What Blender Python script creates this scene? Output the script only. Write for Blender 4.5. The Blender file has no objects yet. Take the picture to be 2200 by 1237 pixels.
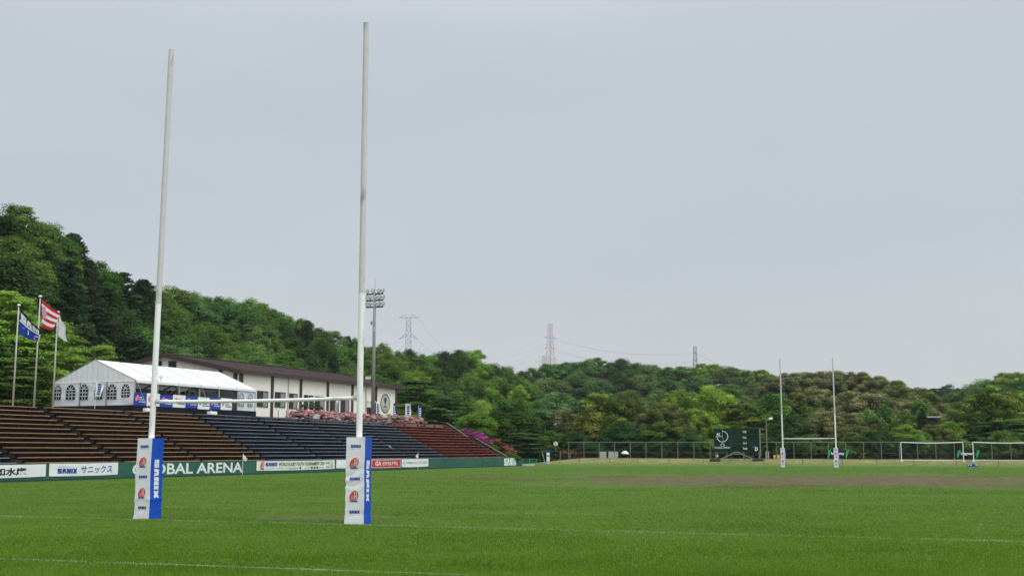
import bpy, bmesh, math, random
import numpy as np
from mathutils import Vector, Matrix, noise
R = math.radians
random.seed(7)
SC = bpy.context.scene
COL = SC.collection

# ------------------------------------------------------------------ camera
PW, PH, FPX = 2200.0, 1237.0, 2450.0
PITCH = math.atan(349.0 / FPX)
CAMZ = 1.73
cam = bpy.data.cameras.new('camera'); camo = bpy.data.objects.new('camera', cam); COL.objects.link(camo)
cam.sensor_width = 36.0; cam.lens = 36.0 * FPX / PW
cam.clip_start = 0.1; cam.clip_end = 6000
camo.location = (0, 0, CAMZ); camo.rotation_euler = (math.pi / 2 + PITCH, 0, 0)
SC.camera = camo

# ------------------------------------------------------------------ world, sun, exposure
SUN_EL, SUN_AZ = R(58), math.atan2(0.75, -0.66)          # azimuth measured from +Y towards +X
world = bpy.data.worlds.new('World'); SC.world = world; world.use_nodes = True
wn, wl = world.node_tree.nodes, world.node_tree.links
wn.clear()
wo = wn.new('ShaderNodeOutputWorld')
sky = wn.new('ShaderNodeTexSky'); sky.sky_type = 'NISHITA'; sky.sun_disc = False
sky.sun_elevation = SUN_EL; sky.sun_rotation = SUN_AZ
bg1 = wn.new('ShaderNodeBackground'); bg1.inputs[1].default_value = 0.06
wl.new(sky.outputs[0], bg1.inputs[0])
tc = wn.new('ShaderNodeTexCoord'); sep = wn.new('ShaderNodeSeparateXYZ'); wl.new(tc.outputs['Generated'], sep.inputs[0])
ramp = wn.new('ShaderNodeValToRGB')
cr = ramp.color_ramp
stops = [(0.0, (0.600, 0.622, 0.632)), (0.06, (0.606, 0.634, 0.652)), (0.16, (0.560, 0.610, 0.662)), (0.36, (0.592, 0.645, 0.706)), (0.56, (0.88, 0.92, 0.96)), (1.0, (1.60, 1.63, 1.67))]
while len(cr.elements) < len(stops): cr.elements.new(0.5)
for e, (p, c) in zip(cr.elements, stops): e.position = p; e.color = (*c, 1)
wl.new(sep.outputs[2], ramp.inputs[0])
mp = wn.new('ShaderNodeMapping'); mp.inputs['Scale'].default_value = (1.1, 1.1, 4.6); wl.new(tc.outputs['Generated'], mp.inputs[0])
nz = wn.new('ShaderNodeTexNoise'); nz.inputs['Scale'].default_value = 1.6; nz.inputs['Detail'].default_value = 4; nz.inputs['Roughness'].default_value = 0.5
wl.new(mp.outputs[0], nz.inputs['Vector'])
mr = wn.new('ShaderNodeMapRange'); mr.inputs[1].default_value = 0.25; mr.inputs[2].default_value = 0.75; mr.inputs[3].default_value = 0.935; mr.inputs[4].default_value = 1.065
wl.new(nz.outputs[0], mr.inputs[0])
# sky lift added behind the camera, sunward and unseen, to light surfaces facing it
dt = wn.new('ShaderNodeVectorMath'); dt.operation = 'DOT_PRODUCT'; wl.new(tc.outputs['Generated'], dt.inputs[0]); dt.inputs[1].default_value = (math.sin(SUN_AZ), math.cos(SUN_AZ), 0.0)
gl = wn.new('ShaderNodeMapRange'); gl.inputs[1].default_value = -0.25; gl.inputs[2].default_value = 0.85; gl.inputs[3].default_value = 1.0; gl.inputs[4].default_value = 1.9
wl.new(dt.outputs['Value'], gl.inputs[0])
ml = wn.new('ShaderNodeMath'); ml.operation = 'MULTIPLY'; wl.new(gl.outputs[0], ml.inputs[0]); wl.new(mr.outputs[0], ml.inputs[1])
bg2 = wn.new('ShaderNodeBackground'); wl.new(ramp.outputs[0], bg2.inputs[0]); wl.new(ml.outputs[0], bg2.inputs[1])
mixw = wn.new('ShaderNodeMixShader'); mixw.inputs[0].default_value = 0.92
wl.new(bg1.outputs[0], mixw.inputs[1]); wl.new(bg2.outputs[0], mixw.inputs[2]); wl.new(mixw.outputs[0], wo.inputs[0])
sun = bpy.data.lights.new('sun', 'SUN'); sun.energy = 1.1; sun.angle = R(25); sun.color = (1.0, 0.965, 0.91)
suno = bpy.data.objects.new('sun', sun); COL.objects.link(suno)
tosun = Vector((math.sin(SUN_AZ) * math.cos(SUN_EL), math.cos(SUN_AZ) * math.cos(SUN_EL), math.sin(SUN_EL)))
suno.rotation_euler = (-tosun).to_track_quat('-Z', 'Y').to_euler()
SC.view_settings.view_transform = 'Standard'; SC.view_settings.look = 'None'
SC.view_settings.exposure = 0.0; SC.view_settings.gamma = 1.0; SC.view_settings.use_curve_mapping = False
SC.cycles.max_bounces = 8; SC.cycles.diffuse_bounces = 4; SC.cycles.transparent_max_bounces = 12
SC.cycles.volume_bounces = 0

# ------------------------------------------------------------------ pixel -> place helpers (the photograph is 2200 x 1237)
CP, SP = math.cos(PITCH), math.sin(PITCH)
def ray(u, v):
    x, y = (u - PW / 2) / FPX, -(v - PH / 2) / FPX
    return Vector((x, CP - SP * y, SP + CP * y))
def at_depth(u, v, d):
    r = ray(u, v); k = d / r.y
    return Vector((r.x * k, d, CAMZ + r.z * k))
def ground(u, v, z=0.0):
    r = ray(u, v); k = (z - CAMZ) / r.z
    return Vector((r.x * k, r.y * k, z))
WA, WB = ground(0, 1036), ground(1120, 1000.5)
T = (WB - WA).normalized()                               # along the pitch, away from the camera
N = Vector((-T.y, T.x, 0))                               # away from the pitch, into the stand
G = -N                                                   # along the goal lines, to the right
Z = Vector((0, 0, 1))
def W(s, w, z=0.0): return WA + T * s + N * w + Z * z
def hit_w(u, v, w):
    r = ray(u, v); o = Vector((0, 0, CAMZ)); P0 = WA + N * w
    k = (P0 - o).dot(N) / r.dot(N); p = o + r * k
    return (p - WA).dot(T), p.z
def hit_s(u, v, s):
    r = ray(u, v); o = Vector((0, 0, CAMZ)); P0 = WA + T * s
    k = (P0 - o).dot(T) / r.dot(T); p = o + r * k
    return (p - WA).dot(N), p.z
def s_at(u, w, z):
    "s of the point at offset w and height z that is seen in image column u"
    lo, hi = -40.0, 160.0
    for _ in range(50):
        m = (lo + hi) / 2; p = W(m, w, z) - Vector((0, 0, CAMZ))
        uu = PW / 2 + FPX * p.x / (p.y * CP + p.z * SP)
        if uu < u: lo = m
        else: hi = m
    return lo
def interp(pts, x):
    if x <= pts[0][0]: return pts[0][1]
    for (a, b), (c, d) in zip(pts, pts[1:]):
        if x <= c: return b + (d - b) * (x - a) / (c - a)
    return pts[-1][1]

# ------------------------------------------------------------------ materials
def newmat(name):
    m = bpy.data.materials.new(name); m.use_nodes = True
    nt = m.node_tree; nt.nodes.clear()
    return m, nt.nodes, nt.links
def mat(name, col, rough=0.6, var=0.12, scale=3.0, col2=None, amt=0.5, stretch=(1, 1, 1), bump=0.0, metal=0.0, spec=0.18, thr=(0.35, 0.65), trans=0.0):
    """painted / cloth / concrete surface: base colour with fine variation, and blotches or streaks of a second colour"""
    m, n, l = newmat(name)
    o = n.new('ShaderNodeOutputMaterial'); b = n.new('ShaderNodeBsdfPrincipled')
    b.inputs['Roughness'].default_value = rough; b.inputs['Metallic'].default_value = metal
    b.inputs['Specular IOR Level'].default_value = spec
    t = n.new('ShaderNodeTexCoord'); mpn = n.new('ShaderNodeMapping'); mpn.inputs['Scale'].default_value = stretch
    l.new(t.outputs['Object'], mpn.inputs[0])
    n1 = n.new('ShaderNodeTexNoise'); n1.inputs['Scale'].default_value = scale; n1.inputs['Detail'].default_value = 6; n1.inputs['Roughness'].default_value = 0.65
    l.new(mpn.outputs[0], n1.inputs['Vector'])
    mrn = n.new('ShaderNodeMapRange'); mrn.inputs[1].default_value = 0.3; mrn.inputs[2].default_value = 0.7; mrn.inputs[3].default_value = 1 - var; mrn.inputs[4].default_value = 1 + var
    l.new(n1.outputs[0], mrn.inputs[0])
    mul = n.new('ShaderNodeMix'); mul.data_type = 'RGBA'; mul.blend_type = 'MULTIPLY'; mul.inputs['Factor'].default_value = 1
    if col2 is None:
        mul.inputs['A'].default_value = (*col, 1)
    else:
        n2 = n.new('ShaderNodeTexNoise'); n2.inputs['Scale'].default_value = scale * 0.37; n2.inputs['Detail'].default_value = 7; n2.inputs['Roughness'].default_value = 0.7
        l.new(mpn.outputs[0], n2.inputs['Vector'])
        m2 = n.new('ShaderNodeMapRange'); m2.inputs[1].default_value = thr[0]; m2.inputs[2].default_value = thr[1]; m2.inputs[4].default_value = amt
        l.new(n2.outputs[0], m2.inputs[0])
        mx = n.new('ShaderNodeMix'); mx.data_type = 'RGBA'; mx.inputs['A'].default_value = (*col, 1); mx.inputs['B'].default_value = (*col2, 1)
        l.new(m2.outputs[0], mx.inputs['Factor']); l.new(mx.outputs['Result'], mul.inputs['A'])
    l.new(mrn.outputs[0], mul.inputs['B'])
    l.new(mul.outputs['Result'], b.inputs['Base Color'])
    if bump:
        bp = n.new('ShaderNodeBump'); bp.inputs['Strength'].default_value = bump; bp.inputs['Distance'].default_value = 0.02
        l.new(n1.outputs[0], bp.inputs['Height']); l.new(bp.outputs[0], b.inputs['Normal'])
    if trans:
        tr = n.new('ShaderNodeBsdfTranslucent'); l.new(mul.outputs['Result'], tr.inputs[0])
        ms = n.new('ShaderNodeMixShader'); ms.inputs[0].default_value = trans
        l.new(b.outputs[0], ms.inputs[1]); l.new(tr.outputs[0], ms.inputs[2]); l.new(ms.outputs[0], o.inputs[0])
    else:
        l.new(b.outputs[0], o.inputs[0])
    return m
def leafmat(name, c0, c1, c2=None, c2at=0.8, hue=0.02, val=0.22, trans=0.34):
    """foliage: old leaves c0 to young leaves c1 (per clump and leaf), blossom or shoots c2; every tree a little different"""
    m, n, l = newmat(name)
    o = n.new('ShaderNodeOutputMaterial')
    a = n.new('ShaderNodeAttribute'); a.attribute_name = 'tone'
    rp = n.new('ShaderNodeValToRGB'); e = rp.color_ramp.elements
    e[0].position = 0.05; e[0].color = (*c0, 1); e[1].position = 0.72; e[1].color = (*c1, 1)
    if c2:
        x = e.new(c2at); x.color = (*c1, 1); x = e.new(min(1.0, c2at + 0.08)); x.color = (*c2, 1)
    l.new(a.outputs['Fac'], rp.inputs[0])
    oi = n.new('ShaderNodeObjectInfo'); g = n.new('ShaderNodeNewGeometry')
    hs = n.new('ShaderNodeHueSaturation')
    h = n.new('ShaderNodeMapRange'); h.inputs[3].default_value = 0.5 - hue; h.inputs[4].default_value = 0.5 + hue
    l.new(oi.outputs['Random'], h.inputs[0]); l.new(h.outputs[0], hs.inputs['Hue'])
    wnz = n.new('ShaderNodeTexWhiteNoise'); wnz.noise_dimensions = '1D'; l.new(oi.outputs['Random'], wnz.inputs['W'])
    v = n.new('ShaderNodeMapRange'); v.inputs[3].default_value = 1 - val; v.inputs[4].default_value = 1 + val
    l.new(wnz.outputs['Value'], v.inputs[0])
    v2 = n.new('ShaderNodeMapRange'); v2.inputs[3].default_value = 0.84; v2.inputs[4].default_value = 1.16
    l.new(g.outputs['Random Per Island'], v2.inputs[0])
    mm = n.new('ShaderNodeMath'); mm.operation = 'MULTIPLY'; l.new(v.outputs[0], mm.inputs[0]); l.new(v2.outputs[0], mm.inputs[1])
    l.new(mm.outputs[0], hs.inputs['Value']); l.new(rp.outputs[0], hs.inputs['Color'])
    d = n.new('ShaderNodeBsdfDiffuse'); t = n.new('ShaderNodeBsdfTranslucent'); ms = n.new('ShaderNodeMixShader'); ms.inputs[0].default_value = trans
    l.new(hs.outputs[0], d.inputs[0]); l.new(hs.outputs[0], t.inputs[0])
    l.new(d.outputs[0], ms.inputs[1]); l.new(t.outputs[0], ms.inputs[2]); l.new(ms.outputs[0], o.inputs[0])
    return m
def netmat(name, col, pitch, cover):
    """woven net or chain link: two sets of crossing wires, open between"""
    m, n, l = newmat(name)
    o = n.new('ShaderNodeOutputMaterial'); t = n.new('ShaderNodeTexCoord')
    d = n.new('ShaderNodeBsdfPrincipled'); d.inputs['Base Color'].default_value = (*col, 1); d.inputs['Roughness'].default_value = 0.6
    s = n.new('ShaderNodeSeparateXYZ'); l.new(t.outputs['UV'], s.inputs[0])
    outs = []
    for sg in (1, -1):
        k = n.new('ShaderNodeMath'); k.operation = 'MULTIPLY_ADD'; l.new(s.outputs[1], k.inputs[0]); k.inputs[1].default_value = sg; l.new(s.outputs[0], k.inputs[2])
        p = n.new('ShaderNodeMath'); p.operation = 'DIVIDE'; l.new(k.outputs[0], p.inputs[0]); p.inputs[1].default_value = pitch
        f = n.new('ShaderNodeMath'); f.operation = 'FRACT'; l.new(p.outputs[0], f.inputs[0])
        c = n.new('ShaderNodeMath'); c.operation = 'LESS_THAN'; l.new(f.outputs[0], c.inputs[0]); c.inputs[1].default_value = cover
        outs.append(c)
    mx = n.new('ShaderNodeMath'); mx.operation = 'MAXIMUM'; l.new(outs[0].outputs[0], mx.inputs[0]); l.new(outs[1].outputs[0], mx.inputs[1])
    tr = n.new('ShaderNodeBsdfTransparent'); ms = n.new('ShaderNodeMixShader')
    l.new(mx.outputs[0], ms.inputs[0]); l.new(tr.outputs[0], ms.inputs[1]); l.new(d.outputs[0], ms.inputs[2]); l.new(ms.outputs[0], o.inputs[0])
    return m

M = {}
M['post'] = mat('weathered_post_paint', (0.54, 0.535, 0.53), 0.45, 0.08, 6.0, (0.20, 0.20, 0.19), 0.8, (1.5, 1.5, 0.5), thr=(0.57, 0.66))
M['post_low'] = mat('white_post_paint', (0.80, 0.79, 0.785), 0.42, 0.06, 6.0, (0.36, 0.35, 0.33), 0.7, (1.5, 1.5, 0.5), thr=(0.60, 0.70))
M['white'] = mat('white_paint', (0.78, 0.79, 0.78), 0.5, 0.05)
M['pad_white'] = mat('white_vinyl', (0.74, 0.745, 0.78), 0.42, 0.05, 2.5, (0.55, 0.55, 0.56), 0.4, bump=0.1, thr=(0.5, 0.75))
M['pad_blue'] = mat('blue_vinyl', (0.006, 0.07, 0.47), 0.4, 0.08, 2.5)
M['ink_blue'] = mat('blue_print', (0.01, 0.045, 0.27), 0.5, 0.03)
M['ink_red'] = mat('red_print', (0.62, 0.06, 0.045), 0.5, 0.03)
M['ink_grey'] = mat('grey_print', (0.36, 0.37, 0.42), 0.5, 0.03)
M['ink_black'] = mat('black_print', (0.012, 0.012, 0.022), 0.5, 0.03)
M['ink_pale'] = mat('pale_print', (0.66, 0.72, 0.70), 0.6, 0.05)
M['ink_salmon'] = mat('salmon_print', (0.75, 0.20, 0.17), 0.5, 0.03)
M['ink_green'] = mat('soft_green_print', (0.42, 0.55, 0.36), 0.6, 0.05)
M['cloth_white'] = mat('white_banner_cloth', (0.72, 0.75, 0.75), 0.7, 0.04, 2.0, (0.6, 0.62, 0.62), 0.4)
M['cloth_print'] = mat('pale_printed_cloth', (0.68, 0.71, 0.64), 0.7, 0.05, 1.6, (0.46, 0.60, 0.38), 0.6, thr=(0.5, 0.68))
M['cloth_red'] = mat('red_banner_cloth', (0.50, 0.035, 0.045), 0.6, 0.06)
M['cloth_blue'] = mat('royal_blue_cloth', (0.02, 0.05, 0.33), 0.6, 0.06)
M['flag_blue'] = mat('blue_flag_cloth', (0.012, 0.06, 0.33), 0.7, 0.06, trans=0.2)
M['flag_navy'] = mat('navy_flag_cloth', (0.008, 0.014, 0.07), 0.7, 0.06, trans=0.2)
M['flag_white'] = mat('white_flag_cloth', (0.84, 0.84, 0.88), 0.7, 0.05, trans=0.25)
M['flag_red'] = mat('red_flag_cloth', (0.56, 0.03, 0.04), 0.7, 0.06, trans=0.2)
M['flag_pink'] = mat('pink_flag_cloth', (0.66, 0.33, 0.42), 0.7, 0.06, trans=0.2)
M['flag_yellow'] = mat('yellow_flag_cloth', (0.65, 0.55, 0.08), 0.7, 0.06)
M['wall_green'] = mat('green_wall_paint', (0.030, 0.105, 0.080), 0.55, 0.14, 1.2, (0.055, 0.135, 0.105), 0.7, (0.6, 0.6, 2.2), thr=(0.4, 0.62), spec=0.05)
M['wall_dark'] = mat('damp_green_footing', (0.020, 0.055, 0.048), 0.7, 0.2, 3.0)
M['conc'] = mat('weathered_concrete', (0.150, 0.130, 0.108), 0.85, 0.22, 1.5, (0.045, 0.040, 0.032), 0.85, (1, 1, 0.6), bump=0.2)
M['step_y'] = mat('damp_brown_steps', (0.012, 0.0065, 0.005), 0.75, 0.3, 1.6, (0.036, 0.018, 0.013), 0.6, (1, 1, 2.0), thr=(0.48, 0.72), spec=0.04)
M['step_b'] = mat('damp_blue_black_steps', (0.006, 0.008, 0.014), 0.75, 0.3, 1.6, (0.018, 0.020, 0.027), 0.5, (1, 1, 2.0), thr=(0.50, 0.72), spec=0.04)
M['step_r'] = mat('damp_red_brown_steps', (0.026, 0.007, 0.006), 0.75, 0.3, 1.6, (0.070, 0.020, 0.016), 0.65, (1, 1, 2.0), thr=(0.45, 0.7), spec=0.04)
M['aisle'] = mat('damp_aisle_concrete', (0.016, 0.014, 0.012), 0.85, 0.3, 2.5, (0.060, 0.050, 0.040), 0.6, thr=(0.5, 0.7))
M['seat_y'] = mat('worn_yellow_plank', (0.40, 0.245, 0.105), 0.65, 0.25, 1.1, (0.34, 0.24, 0.17), 0.8)
M['seat_b'] = mat('worn_blue_plank', (0.17, 0.22, 0.31), 0.6, 0.2, 1.1, (0.30, 0.31, 0.34), 0.75)
M['seat_r'] = mat('worn_red_plank', (0.42, 0.095, 0.055), 0.65, 0.2, 1.1, (0.42, 0.20, 0.15), 0.7)
M['iron'] = mat('dark_iron', (0.018, 0.017, 0.017), 0.6, 0.2)
M['tent'] = mat('white_tent_pvc', (0.80, 0.81, 0.83), 0.45, 0.03, 1.0, trans=0.08)
M['tent_side'] = mat('white_tent_sidewall', (0.66, 0.68, 0.68), 0.5, 0.05, 2.0, (0.52, 0.54, 0.54), 0.5, (1, 1, 2.5), bump=0.3)
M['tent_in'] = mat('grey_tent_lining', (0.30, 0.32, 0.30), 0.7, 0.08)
M['alu'] = mat('aluminium_tube', (0.42, 0.44, 0.43), 0.4, 0.08, metal=0.3)
M['skirt'] = mat('black_skirt_cloth', (0.010, 0.010, 0.016), 0.8, 0.2)
M['window_film'] = mat('dark_window_film', (0.014, 0.017, 0.032), 0.18, 0.1)
M['window_grey'] = mat('grey_window_film', (0.18, 0.20, 0.23), 0.2, 0.1)
M['bld_wall'] = mat('beige_ribbed_sheet', (0.80, 0.765, 0.68), 0.6, 0.05, 0.9, (0.72, 0.685, 0.60), 0.5, (1, 1, 0.3))
M['bld_brown'] = mat('brown_steel_trim', (0.062, 0.042, 0.040), 0.5, 0.12)
M['bld_roof'] = mat('brown_metal_roof', (0.085, 0.062, 0.060), 0.42, 0.1, 0.6)
M['glass'] = mat('dark_window_glass', (0.020, 0.022, 0.026), 0.08, 0.1)
M['curtain'] = mat('grey_curtain', (0.24, 0.24, 0.25), 0.8, 0.1)
M['mast'] = mat('grey_brown_mast', (0.25, 0.235, 0.23), 0.55, 0.18, 1.0, (0.15, 0.14, 0.135), 0.6, (1, 1, 0.3))
M['lamp_glass'] = mat('floodlight_glass', (0.66, 0.73, 0.74), 0.12, 0.06)
M['lamp_shell'] = mat('floodlight_shell', (0.44, 0.45, 0.46), 0.4, 0.1, metal=0.1)
M['board'] = mat('dark_green_board', (0.005, 0.036, 0.022), 0.6, 0.12, 1.0, spec=0.05)
M['board_cell'] = mat('black_board_cell', (0.006, 0.016, 0.011), 0.35, 0.3, 0.9, (0.03, 0.05, 0.026), 0.8, spec=0.05)
M['board_slot'] = mat('grey_green_slot', (0.035, 0.085, 0.062), 0.5, 0.1)
M['steel'] = mat('galvanised_steel', (0.20, 0.215, 0.205), 0.5, 0.1, metal=0.2)
M['fence_steel'] = mat('green_grey_fence_tube', (0.17, 0.21, 0.17), 0.55, 0.12)
M['fence_net'] = netmat('chain_link', (0.03, 0.045, 0.035), 0.08, 0.05)
M['goal_net'] = netmat('goal_netting', (0.06, 0.06, 0.06), 0.14, 0.05)
M['footing'] = mat('dark_footing', (0.055, 0.042, 0.032), 0.9, 0.3)
M['panel_grey'] = mat('pale_grey_panel', (0.46, 0.48, 0.43), 0.7, 0.1, 1.0, (0.36, 0.38, 0.33), 0.5)
M['lampwhite'] = mat('white_lamp_head', (0.70, 0.70, 0.66), 0.4, 0.05)
M['lamppole'] = mat('beige_lamp_pole', (0.22, 0.20, 0.15), 0.6, 0.1)
M['board_wood'] = mat('pale_timber', (0.36, 0.37, 0.24), 0.8, 0.15)
M['green_mesh'] = mat('bright_green_frame', (0.03, 0.30, 0.14), 0.6, 0.1)
M['teal'] = mat('blue_tarp', (0.05, 0.14, 0.26), 0.6, 0.1)
M['bench_pale'] = mat('pale_block', (0.46, 0.44, 0.34), 0.8, 0.1)
M['pylon_grey'] = mat('pylon_steel', (0.27, 0.29, 0.34), 0.6, 0.05)
M['pylon_red'] = mat('pylon_red_paint', (0.56, 0.17, 0.16), 0.6, 0.05)  # red and dark pylon colours lightened, distance haze put into the paint
M['pylon_blue'] = mat('pylon_dark_steel', (0.20, 0.22, 0.32), 0.6, 0.05)
M['wire'] = mat('aluminium_wire', (0.28, 0.29, 0.32), 0.6, 0.05)
M['skin'] = mat('skin', (0.42, 0.26, 0.18), 0.6, 0.05)
M['hair'] = mat('black_hair', (0.010, 0.009, 0.009), 0.6, 0.1)
M['dark_cloth'] = mat('dark_clothing', (0.014, 0.016, 0.024), 0.8, 0.15)
M['yellow_cloth'] = mat('yellow_bib_cloth', (0.68, 0.46, 0.10), 0.7, 0.1)
M['bark'] = mat('grey_brown_bark', (0.060, 0.048, 0.036), 0.9, 0.3, 2.0, (0.10, 0.09, 0.07), 0.6)
M['soil'] = mat('forest_floor', (0.022, 0.030, 0.012), 0.95, 0.4, 0.3, (0.035, 0.040, 0.016), 0.6)
M['paving'] = mat('plaza_paving', (0.20, 0.19, 0.17), 0.9, 0.15, 0.5)
M['haz'] = None

L = {}
L['mid'] = leafmat('leaf_mid_green', (0.036, 0.085, 0.019), (0.165, 0.295, 0.058))
L['dark'] = leafmat('leaf_dark_green', (0.022, 0.055, 0.019), (0.085, 0.165, 0.046))
L['bright'] = leafmat('leaf_bright_green', (0.095, 0.2, 0.026), (0.285, 0.445, 0.07))
L['olive'] = leafmat('leaf_olive', (0.058, 0.085, 0.026), (0.2, 0.24, 0.07), hue=0.008)
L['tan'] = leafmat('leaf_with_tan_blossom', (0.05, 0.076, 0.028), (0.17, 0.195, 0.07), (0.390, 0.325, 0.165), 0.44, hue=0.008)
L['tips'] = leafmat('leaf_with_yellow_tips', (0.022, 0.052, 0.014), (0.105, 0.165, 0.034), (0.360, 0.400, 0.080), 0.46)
L['conifer'] = leafmat('conifer_needles', (0.018, 0.042, 0.019), (0.064, 0.108, 0.044))
L['cool'] = leafmat('leaf_cool_green', (0.052, 0.112, 0.036), (0.195, 0.32, 0.098))
L['feather'] = leafmat('leaf_feathery_green', (0.09, 0.19, 0.045), (0.205, 0.37, 0.08))
L['pink'] = leafmat('azalea_pink', (0.030, 0.060, 0.016), (0.070, 0.085, 0.028), (0.92, 0.52, 0.57), 0.13, hue=0.01)
L['cream'] = leafmat('azalea_white_and_pink', (0.030, 0.060, 0.016), (0.090, 0.100, 0.030), (0.88, 0.76, 0.68), 0.24, hue=0.02)
L['magenta'] = leafmat('azalea_magenta', (0.018, 0.036, 0.014), (0.040, 0.055, 0.022), (0.72, 0.12, 0.46), 0.22, hue=0.01)
L['crimson'] = leafmat('azalea_crimson', (0.024, 0.046, 0.014), (0.060, 0.070, 0.022), (0.55, 0.15, 0.15), 0.36, hue=0.01)

# ------------------------------------------------------------------ mesh helpers
ORG = {}
def tag(o, label=None, cat=None, group=None, kind=None):
    if label: o['label'] = label
    if cat: o['category'] = cat
    if group: o['group'] = group
    if kind: o['kind'] = kind
    return o
def thing(name, label, cat, loc=(0, 0, 0), group=None):
    o = bpy.data.objects.new(name, None); COL.objects.link(o); o.location = loc; o.empty_display_size = 0.3
    ORG[o.name] = Vector(loc)
    return tag(o, label, cat, group)
def link(name, me, m, parent=None, smooth=False):
    o = bpy.data.objects.new(name, me); COL.objects.link(o)
    if m is not None: me.materials.append(m)
    if smooth: me.polygons.foreach_set('use_smooth', [True] * len(me.polygons))
    if parent is not None:
        org = ORG.get(parent.name, Vector((0, 0, 0)))
        me.transform(Matrix.Translation(-org)); o.parent = parent; ORG[o.name] = org
    else:
        ORG[o.name] = Vector((0, 0, 0))
    return o
class MB:
    def __init__(self): self.v = []; self.f = []
    def add(self, vs, fs):
        k = len(self.v); self.v += [tuple(p) for p in vs]; self.f += [tuple(i + k for i in f) for f in fs]; return self
    def box(self, c, x, y, z):
        "centre and three half-axis vectors"
        c, x, y, z = Vector(c), Vector(x), Vector(y), Vector(z)
        vs = [c + x * a + y * b + z * d for d in (-1, 1) for b in (-1, 1) for a in (-1, 1)]
        return self.add(vs, [(0, 2, 3, 1), (4, 5, 7, 6), (0, 1, 5, 4), (2, 6, 7, 3), (0, 4, 6, 2), (1, 3, 7, 5)])
    def bar(self, a, b, wd, hd, up=Z):
        a, b = Vector(a), Vector(b); d = b - a; x = d.normalized(); y = up.cross(x)
        y = y.normalized() if y.length > 1e-5 else Vector((1, 0, 0)); z = x.cross(y)
        return self.box((a + b) / 2, d / 2, y * wd / 2, z * hd / 2)
    def tube(self, a, b, r0, r1=None, n=8, cap=True):
        r1 = r0 if r1 is None else r1; a, b = Vector(a), Vector(b); d = (b - a).normalized()
        x = d.cross(Vector((0.3, 0.9, 0.2))).normalized(); y = d.cross(x)
        vs = [p + (x * math.cos(2 * math.pi * i / n) + y * math.sin(2 * math.pi * i / n)) * r for p, r in ((a, r0), (b, r1)) for i in range(n)]
        fs = [(i, (i + 1) % n, n + (i + 1) % n, n + i) for i in range(n)]
        if cap: fs += [tuple(range(n - 1, -1, -1)), tuple(range(n, 2 * n))]
        return self.add(vs, fs)
    def path(self, pts, r, n=6):
        for a, b in zip(pts, pts[1:]): self.tube(a, b, r, r, n)
        return self
    def lathe(self, o, axis, prof, n=14):
        o, ax = Vector(o), Vector(axis).normalized(); x = ax.cross(Vector((0.31, 0.2, 0.93))).normalized(); y = ax.cross(x)
        vs = [o + ax * h + (x * math.cos(2 * math.pi * i / n) + y * math.sin(2 * math.pi * i / n)) * r for h, r in prof for i in range(n)]
        fs = [(k * n + i, k * n + (i + 1) % n, (k + 1) * n + (i + 1) % n, (k + 1) * n + i) for k in range(len(prof) - 1) for i in range(n)]
        return self.add(vs, fs)
    def prism(self, pts, o, x, y, th):
        "flat outline pts (2D) in the frame o, x, y with thickness th along x cross y"
        o, x, y = Vector(o), Vector(x), Vector(y); nrm = x.cross(y).normalized() * th; n = len(pts)
        vs = [o + x * a + y * b for a, b in pts] + [o + x * a + y * b + nrm for a, b in pts]
        return self.add(vs, [tuple(range(n - 1, -1, -1)), tuple(range(n, 2 * n))] + [(i, (i + 1) % n, n + (i + 1) % n, n + i) for i in range(n)])
    def grid(self, fn, nu, nv):
        k = [fn(i / nu, j / nv) for j in range(nv + 1) for i in range(nu + 1)]
        return self.add(k, [(j * (nu + 1) + i, j * (nu + 1) + i + 1, (j + 1) * (nu + 1) + i + 1, (j + 1) * (nu + 1) + i) for j in range(nv) for i in range(nu)])
    def build(self, name, m, parent=None, smooth=False, bevel=0.0):
        me = bpy.data.meshes.new(name); me.from_pydata(self.v, [], self.f); me.update()
        if bevel:
            bm = bmesh.new(); bm.from_mesh(me)
            bmesh.ops.bevel(bm, geom=bm.edges[:], offset=bevel, segments=2, affect='EDGES', clamp_overlap=True); bm.to_mesh(me); bm.free()
        return link(name, me, m, parent, smooth)
def text_verts(body, bold=0.0):
    c = bpy.data.curves.new('lettering', 'FONT'); c.body = body; c.offset = bold; c.resolution_u = 3
    o = bpy.data.objects.new('lettering', c); COL.objects.link(o)
    dg = bpy.context.evaluated_depsgraph_get(); dg.update()
    me = bpy.data.meshes.new_from_object(o.evaluated_get(dg))
    vs = np.array([v.co[:] for v in me.vertices]); fs = [tuple(p.vertices) for p in me.polygons]
    bpy.data.objects.remove(o); bpy.data.curves.remove(c); bpy.data.meshes.remove(me)
    return vs, fs
GLYPH = {
    'S': [[(0, 1), (1, 1), (1, .70), (.40, .70), (.40, .63), (1, .63), (1, 0), (0, 0), (0, .30), (.60, .30), (.60, .37), (0, .37)]],
    'A': [[(0, 0), (.16, 1), (.84, 1), (1, 0), (.60, 0), (.5, .66), (.40, 0)]],
    'N': [[(0, 0), (0, 1), (.46, 1), (.60, .42), (.60, 1), (1, 1), (1, 0), (.54, 0), (.40, .58), (.40, 0)]],
    'I': [[(0, 0), (0, 1), (.42, 1), (.42, 0)]],
    'X': [[(0, 0), (.18, .5), (0, 1), (.40, 1), (.5, .74), (.60, 1), (1, 1), (.82, .5), (1, 0), (.60, 0), (.5, .26), (.40, 0)]]}
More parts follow.
